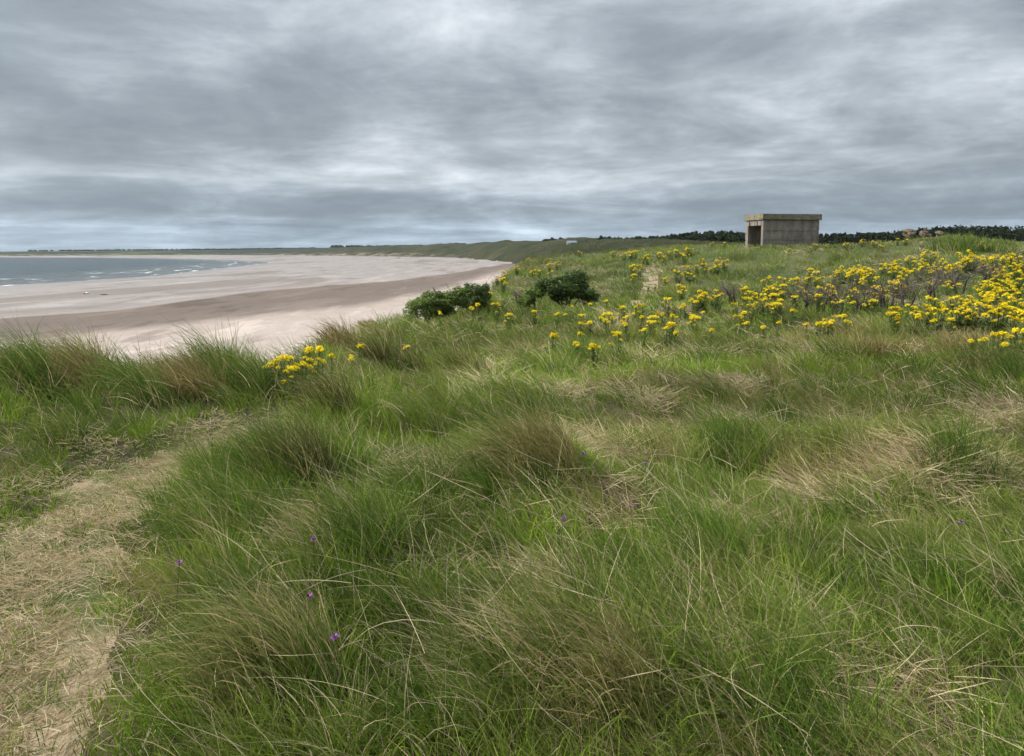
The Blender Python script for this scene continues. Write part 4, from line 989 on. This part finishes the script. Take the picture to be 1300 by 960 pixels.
def cottage():
    d = 330.0; q = at(726, 311.0, d); g = h1(q[0], q[1]); z0 = q[2] - 1.2
    root = empty('white_cottage', (q[0], q[1], z0), R(-12), 'small white building with blue grey roof far off on the dune crest', 'building')
    mw = mat_simple('white_render', (.78, .78, .77), .8, .05, 3, .1); mr = mat_simple('slate_roof', (.16, .19, .22), .7, .2, 6, .3); mg = mat_simple('dark_glass', (.03, .035, .04), .2, .1, 3, .0)
    bm = bmesh.new(); add_box(bm, (0, 0, 1.1), (4.2, 2.4, 2.2))
    add_box(bm, (2.9, .2, .85), (1.6, 1.8, 1.7)); obj('wall', bm_mesh('wall', bm), mw, root)
    bm = bmesh.new()
    vs = [bm.verts.new(p) for p in [(-2.3, -1.4, 2.15), (2.3, -1.4, 2.15), (2.3, 1.4, 2.15), (-2.3, 1.4, 2.15), (-1.9, 0, 2.9), (1.9, 0, 2.9)]]
    for f in ((0, 1, 5, 4), (1, 2, 5), (2, 3, 4, 5), (3, 0, 4), (3, 2, 1, 0)): bm.faces.new([vs[i] for i in f])
    obj('roof', bm_mesh('roof', bm), mr, root)
    for x in (-1.3, .0, 1.3):
        bm = bmesh.new(); add_box(bm, (x, -1.2, 1.2), (.7, .06, .8)); obj('window', bm_mesh('window', bm), mg, root)
cottage()
def posts():
    for u, v, lab in ((822.5, 371.5, 'left of two short dark stumps beside the bend of the distant path'), (831, 369.5, 'right of two short dark stumps beside the bend of the distant path')):
        p = hit(u, v); bm = bmesh.new(); tube(bm, [(0, 0, -.2), (0.01, 0, .06), (.02, 0, .17)], [.05, .045, .04], 8)
        o = obj('wooden_stump', bm_mesh('wooden_stump', bm), M_STUMP); o.location = p; tag(o, lab, 'post', 'stumps by the path')
posts()
def beach_things():
    p = hit(109, 373.5); root = empty('marker_buoy', (p[0], p[1], p[2]), R(15), 'red and white buoy lying on the sand near the water', 'buoy'); root.scale = (.75, .7, .7)
    bm = bmesh.new(); tube(bm, [(-.42, 0, .17), (-.38, 0, .17), (-.15, 0, .17), (-.02, 0, .17)], [.05, .15, .19, .2], 14); obj('red_end', bm_mesh('red_end', bm, True), mat_simple('red_plastic', (.62, .10, .10), .4, .08, 5, 0), root)
    bm = bmesh.new(); tube(bm, [(-.018, 0, .17), (.2, 0, .17), (.5, 0, .16), (.62, 0, .15)], [.2, .19, .12, .05], 14); obj('white_body', bm_mesh('white_body', bm, True), mat_simple('white_plastic', (.75, .77, .78), .4, .05, 5, 0), root)
    for u, v, L, lab in ((132, 374.5, 1.0, 'dark driftwood log on the sand just right of the buoy'), (506, 327.6, 3.0, 'dark driftwood piece on the far sand left of the two walkers')):
        p = hit(u, v); bm = bmesh.new(); s = L
        tube(bm, [(-.5 * s, 0, .04 * s), (-.2 * s, .03 * s, .06 * s), (.2 * s, 0, .05 * s), (.5 * s, -.04 * s, .03 * s)], [.03 * s, .05 * s, .045 * s, .02 * s], 8)
        tube(bm, [(.1 * s, 0, .05 * s), (.22 * s, .05 * s, .16 * s)], [.03 * s, .012 * s], 6)
        o = obj('driftwood', bm_mesh('driftwood', bm, True), M_STUMP); o.location = p; tag(o, lab, 'driftwood')
beach_things()

def person(u, v, label, jc, tc, rz):
    p = hit(u, v)
    root = empty('person', p, rz, label, 'person', 'walkers on the far sand')
    J = {'pelvis': (0, 0, .95), 'waist': (0, 0, 1.12), 'chest': (0, 0, 1.38), 'neck': (0, 0, 1.53), 'head': (0, .01, 1.63), 'top': (0, .01, 1.74)}
    vs = [J['pelvis'], J['waist'], J['chest'], J['neck'], J['head'], J['top']]; rad = [.15, .13, .16, .06, .095, .07]; ed = [(0, 1), (1, 2), (2, 3), (3, 4), (4, 5)]
    for s in (-1, 1):
        k_ = len(vs); st = .16 * s
        vs += [(.10 * s, 0, .90), (.11 * s, st * .6, .50), (.11 * s, st - .03, .09), (.11 * s, st + .13, .04)]; rad += [.095, .065, .045, .04]; ed += [(0, k_), (k_, k_ + 1), (k_ + 1, k_ + 2), (k_ + 2, k_ + 3)]
        k_ = len(vs); vs += [(.20 * s, 0, 1.43), (.25 * s, -st * .3, 1.14), (.25 * s, -st * .8 + .06, .90), (.25 * s, -st * .9 + .09, .80)]; rad += [.06, .045, .035, .04]; ed += [(2, k_), (k_, k_ + 1), (k_ + 1, k_ + 2), (k_ + 2, k_ + 3)]
    me = bpy.data.meshes.new('body'); me.from_pydata(vs, ed, []); me.update()
    o = obj('body', me, None, root)
    sk = o.modifiers.new('skin', 'SKIN')
    if not me.skin_vertices: me.attributes.new('skin', 'FLOAT', 'POINT')
    for i, r_ in enumerate(rad):
        me.skin_vertices[0].data[i].radius = (r_, r_ * .8); me.skin_vertices[0].data[i].use_root = (i == 0)
    o.modifiers.new('sub', 'SUBSURF').levels = 1; o.modifiers['sub'].render_levels = 2
    m, nt, out = newmat('walker_clothes'); N = NT(nt); tcn = N.n('ShaderNodeTexCoord'); s_ = N.n('ShaderNodeSeparateXYZ'); N.l(tcn.outputs['Object'], s_.inputs[0])
    r_ = N.ramp(N.math('DIVIDE', s_.outputs[2], 1.8), [(0, (.02, .018, .015)), (.06, tc), (.54, jc), (.84, (.45, .30, .22)), (.935, (.05, .035, .02))], 'CONSTANT')
    pb = N.n('ShaderNodeBsdfPrincipled'); N.l(r_.outputs[0], pb.inputs['Base Color']); pb.inputs['Roughness'].default_value = .85; N.l(pb.outputs[0], out.inputs['Surface'])
    me.materials.append(m)
try:
    person(521.2, 328.7, 'left of two distant walkers in dark clothes on the far sand', (.03, .04, .05), (.03, .03, .04), R(80))
    person(524.4, 328.7, 'right of two distant walkers, in a dark green jacket, on the far sand', (.03, .05, .035), (.04, .035, .03), R(75))
except Exception as e: print('PERSON FAIL', e)

def purple():
    P = [(715, 663, 'near the pale straw hump in the centre'), (801, 648, 'right of the pale straw hump'), (392, 765, 'low in the lush grass beside the path bend'), (425, 817, 'in the grass left of bottom centre'), (228, 720, 'at the right edge of the sandy path'),
         (819, 596, 'below the dark tussock right of centre'), (740, 582, 'above the straw hump near the centre'), (398, 692, 'beside the pale straw patch left of centre'), (1257, 414, 'in the yellow ragwort drift at right'), (1220, 668, 'in the short grass at lower right')]
    mp = mat_simple('purple_petals', (.26, .07, .30), .6, .2, 30, 0)
    for i, (u, v, where) in enumerate(P):
        h = .34; p = hit(u, v - 4, h); rs = np.random.default_rng(200 + i)
        root = empty('purple_flower', p, rs.uniform(0, 6), 'tiny purple wildflower ' + where, 'wildflower', 'purple wildflowers in the grass')
        bm = bmesh.new(); tube(bm, [(0, 0, 0), (.02, 0, h * .5), (0, 0, h)], [.0025, .002, .0015], 4); obj('stem', bm_mesh('stem', bm), M_STEM, root)
        bm = bmesh.new()
        for k_ in range(14):
            a = rs.uniform(0, 6.28); e = rs.uniform(0, 1.2); dr = Vector((math.cos(a) * math.cos(e), math.sin(a) * math.cos(e), math.sin(e))); s = Vector((-math.sin(a), math.cos(a), 0))
            c = Vector((0, 0, h)); t = c + dr * .013
            bm.faces.new([bm.verts.new(c), bm.verts.new(t + s * .004), bm.verts.new(t + dr * .004), bm.verts.new(t - s * .004)])
        obj('flower_head', bm_mesh('flower_head', bm), mp, root)
purple()

def haze():
    bm = bmesh.new(); add_box(bm, (0, 0, 29), (8200, 8200, 82))
    m, nt, out = newmat('sea_air'); N = NT(nt); pv = N.n('ShaderNodeVolumePrincipled')
    pv.inputs['Color'].default_value = (.82, .9, 1, 1); pv.inputs['Density'].default_value = .00006; pv.inputs['Anisotropy'].default_value = .2
    N.l(pv.outputs[0], out.inputs['Volume'])
    o = obj('haze', bm_mesh('haze', bm), m); tag(o, 'thin sea air over the bay', 'haze', kind='stuff')
haze()
# ------------------------------------------------------------------ render settings
scene.render.engine = 'CYCLES'
scene.view_settings.view_transform = 'Standard'; scene.view_settings.look = 'None'; scene.view_settings.gamma = 1; scene.view_settings.use_curve_mapping = False
scene.view_settings.exposure = .42
scene.render.resolution_x = 1024; scene.render.resolution_y = 756
scene.cycles.use_adaptive_sampling = True; scene.cycles.adaptive_threshold = .04; scene.cycles.volume_bounces = 0
scene.cycles.max_bounces = 4; scene.cycles.diffuse_bounces = 2; scene.cycles.glossy_bounces = 2; scene.cycles.transmission_bounces = 2
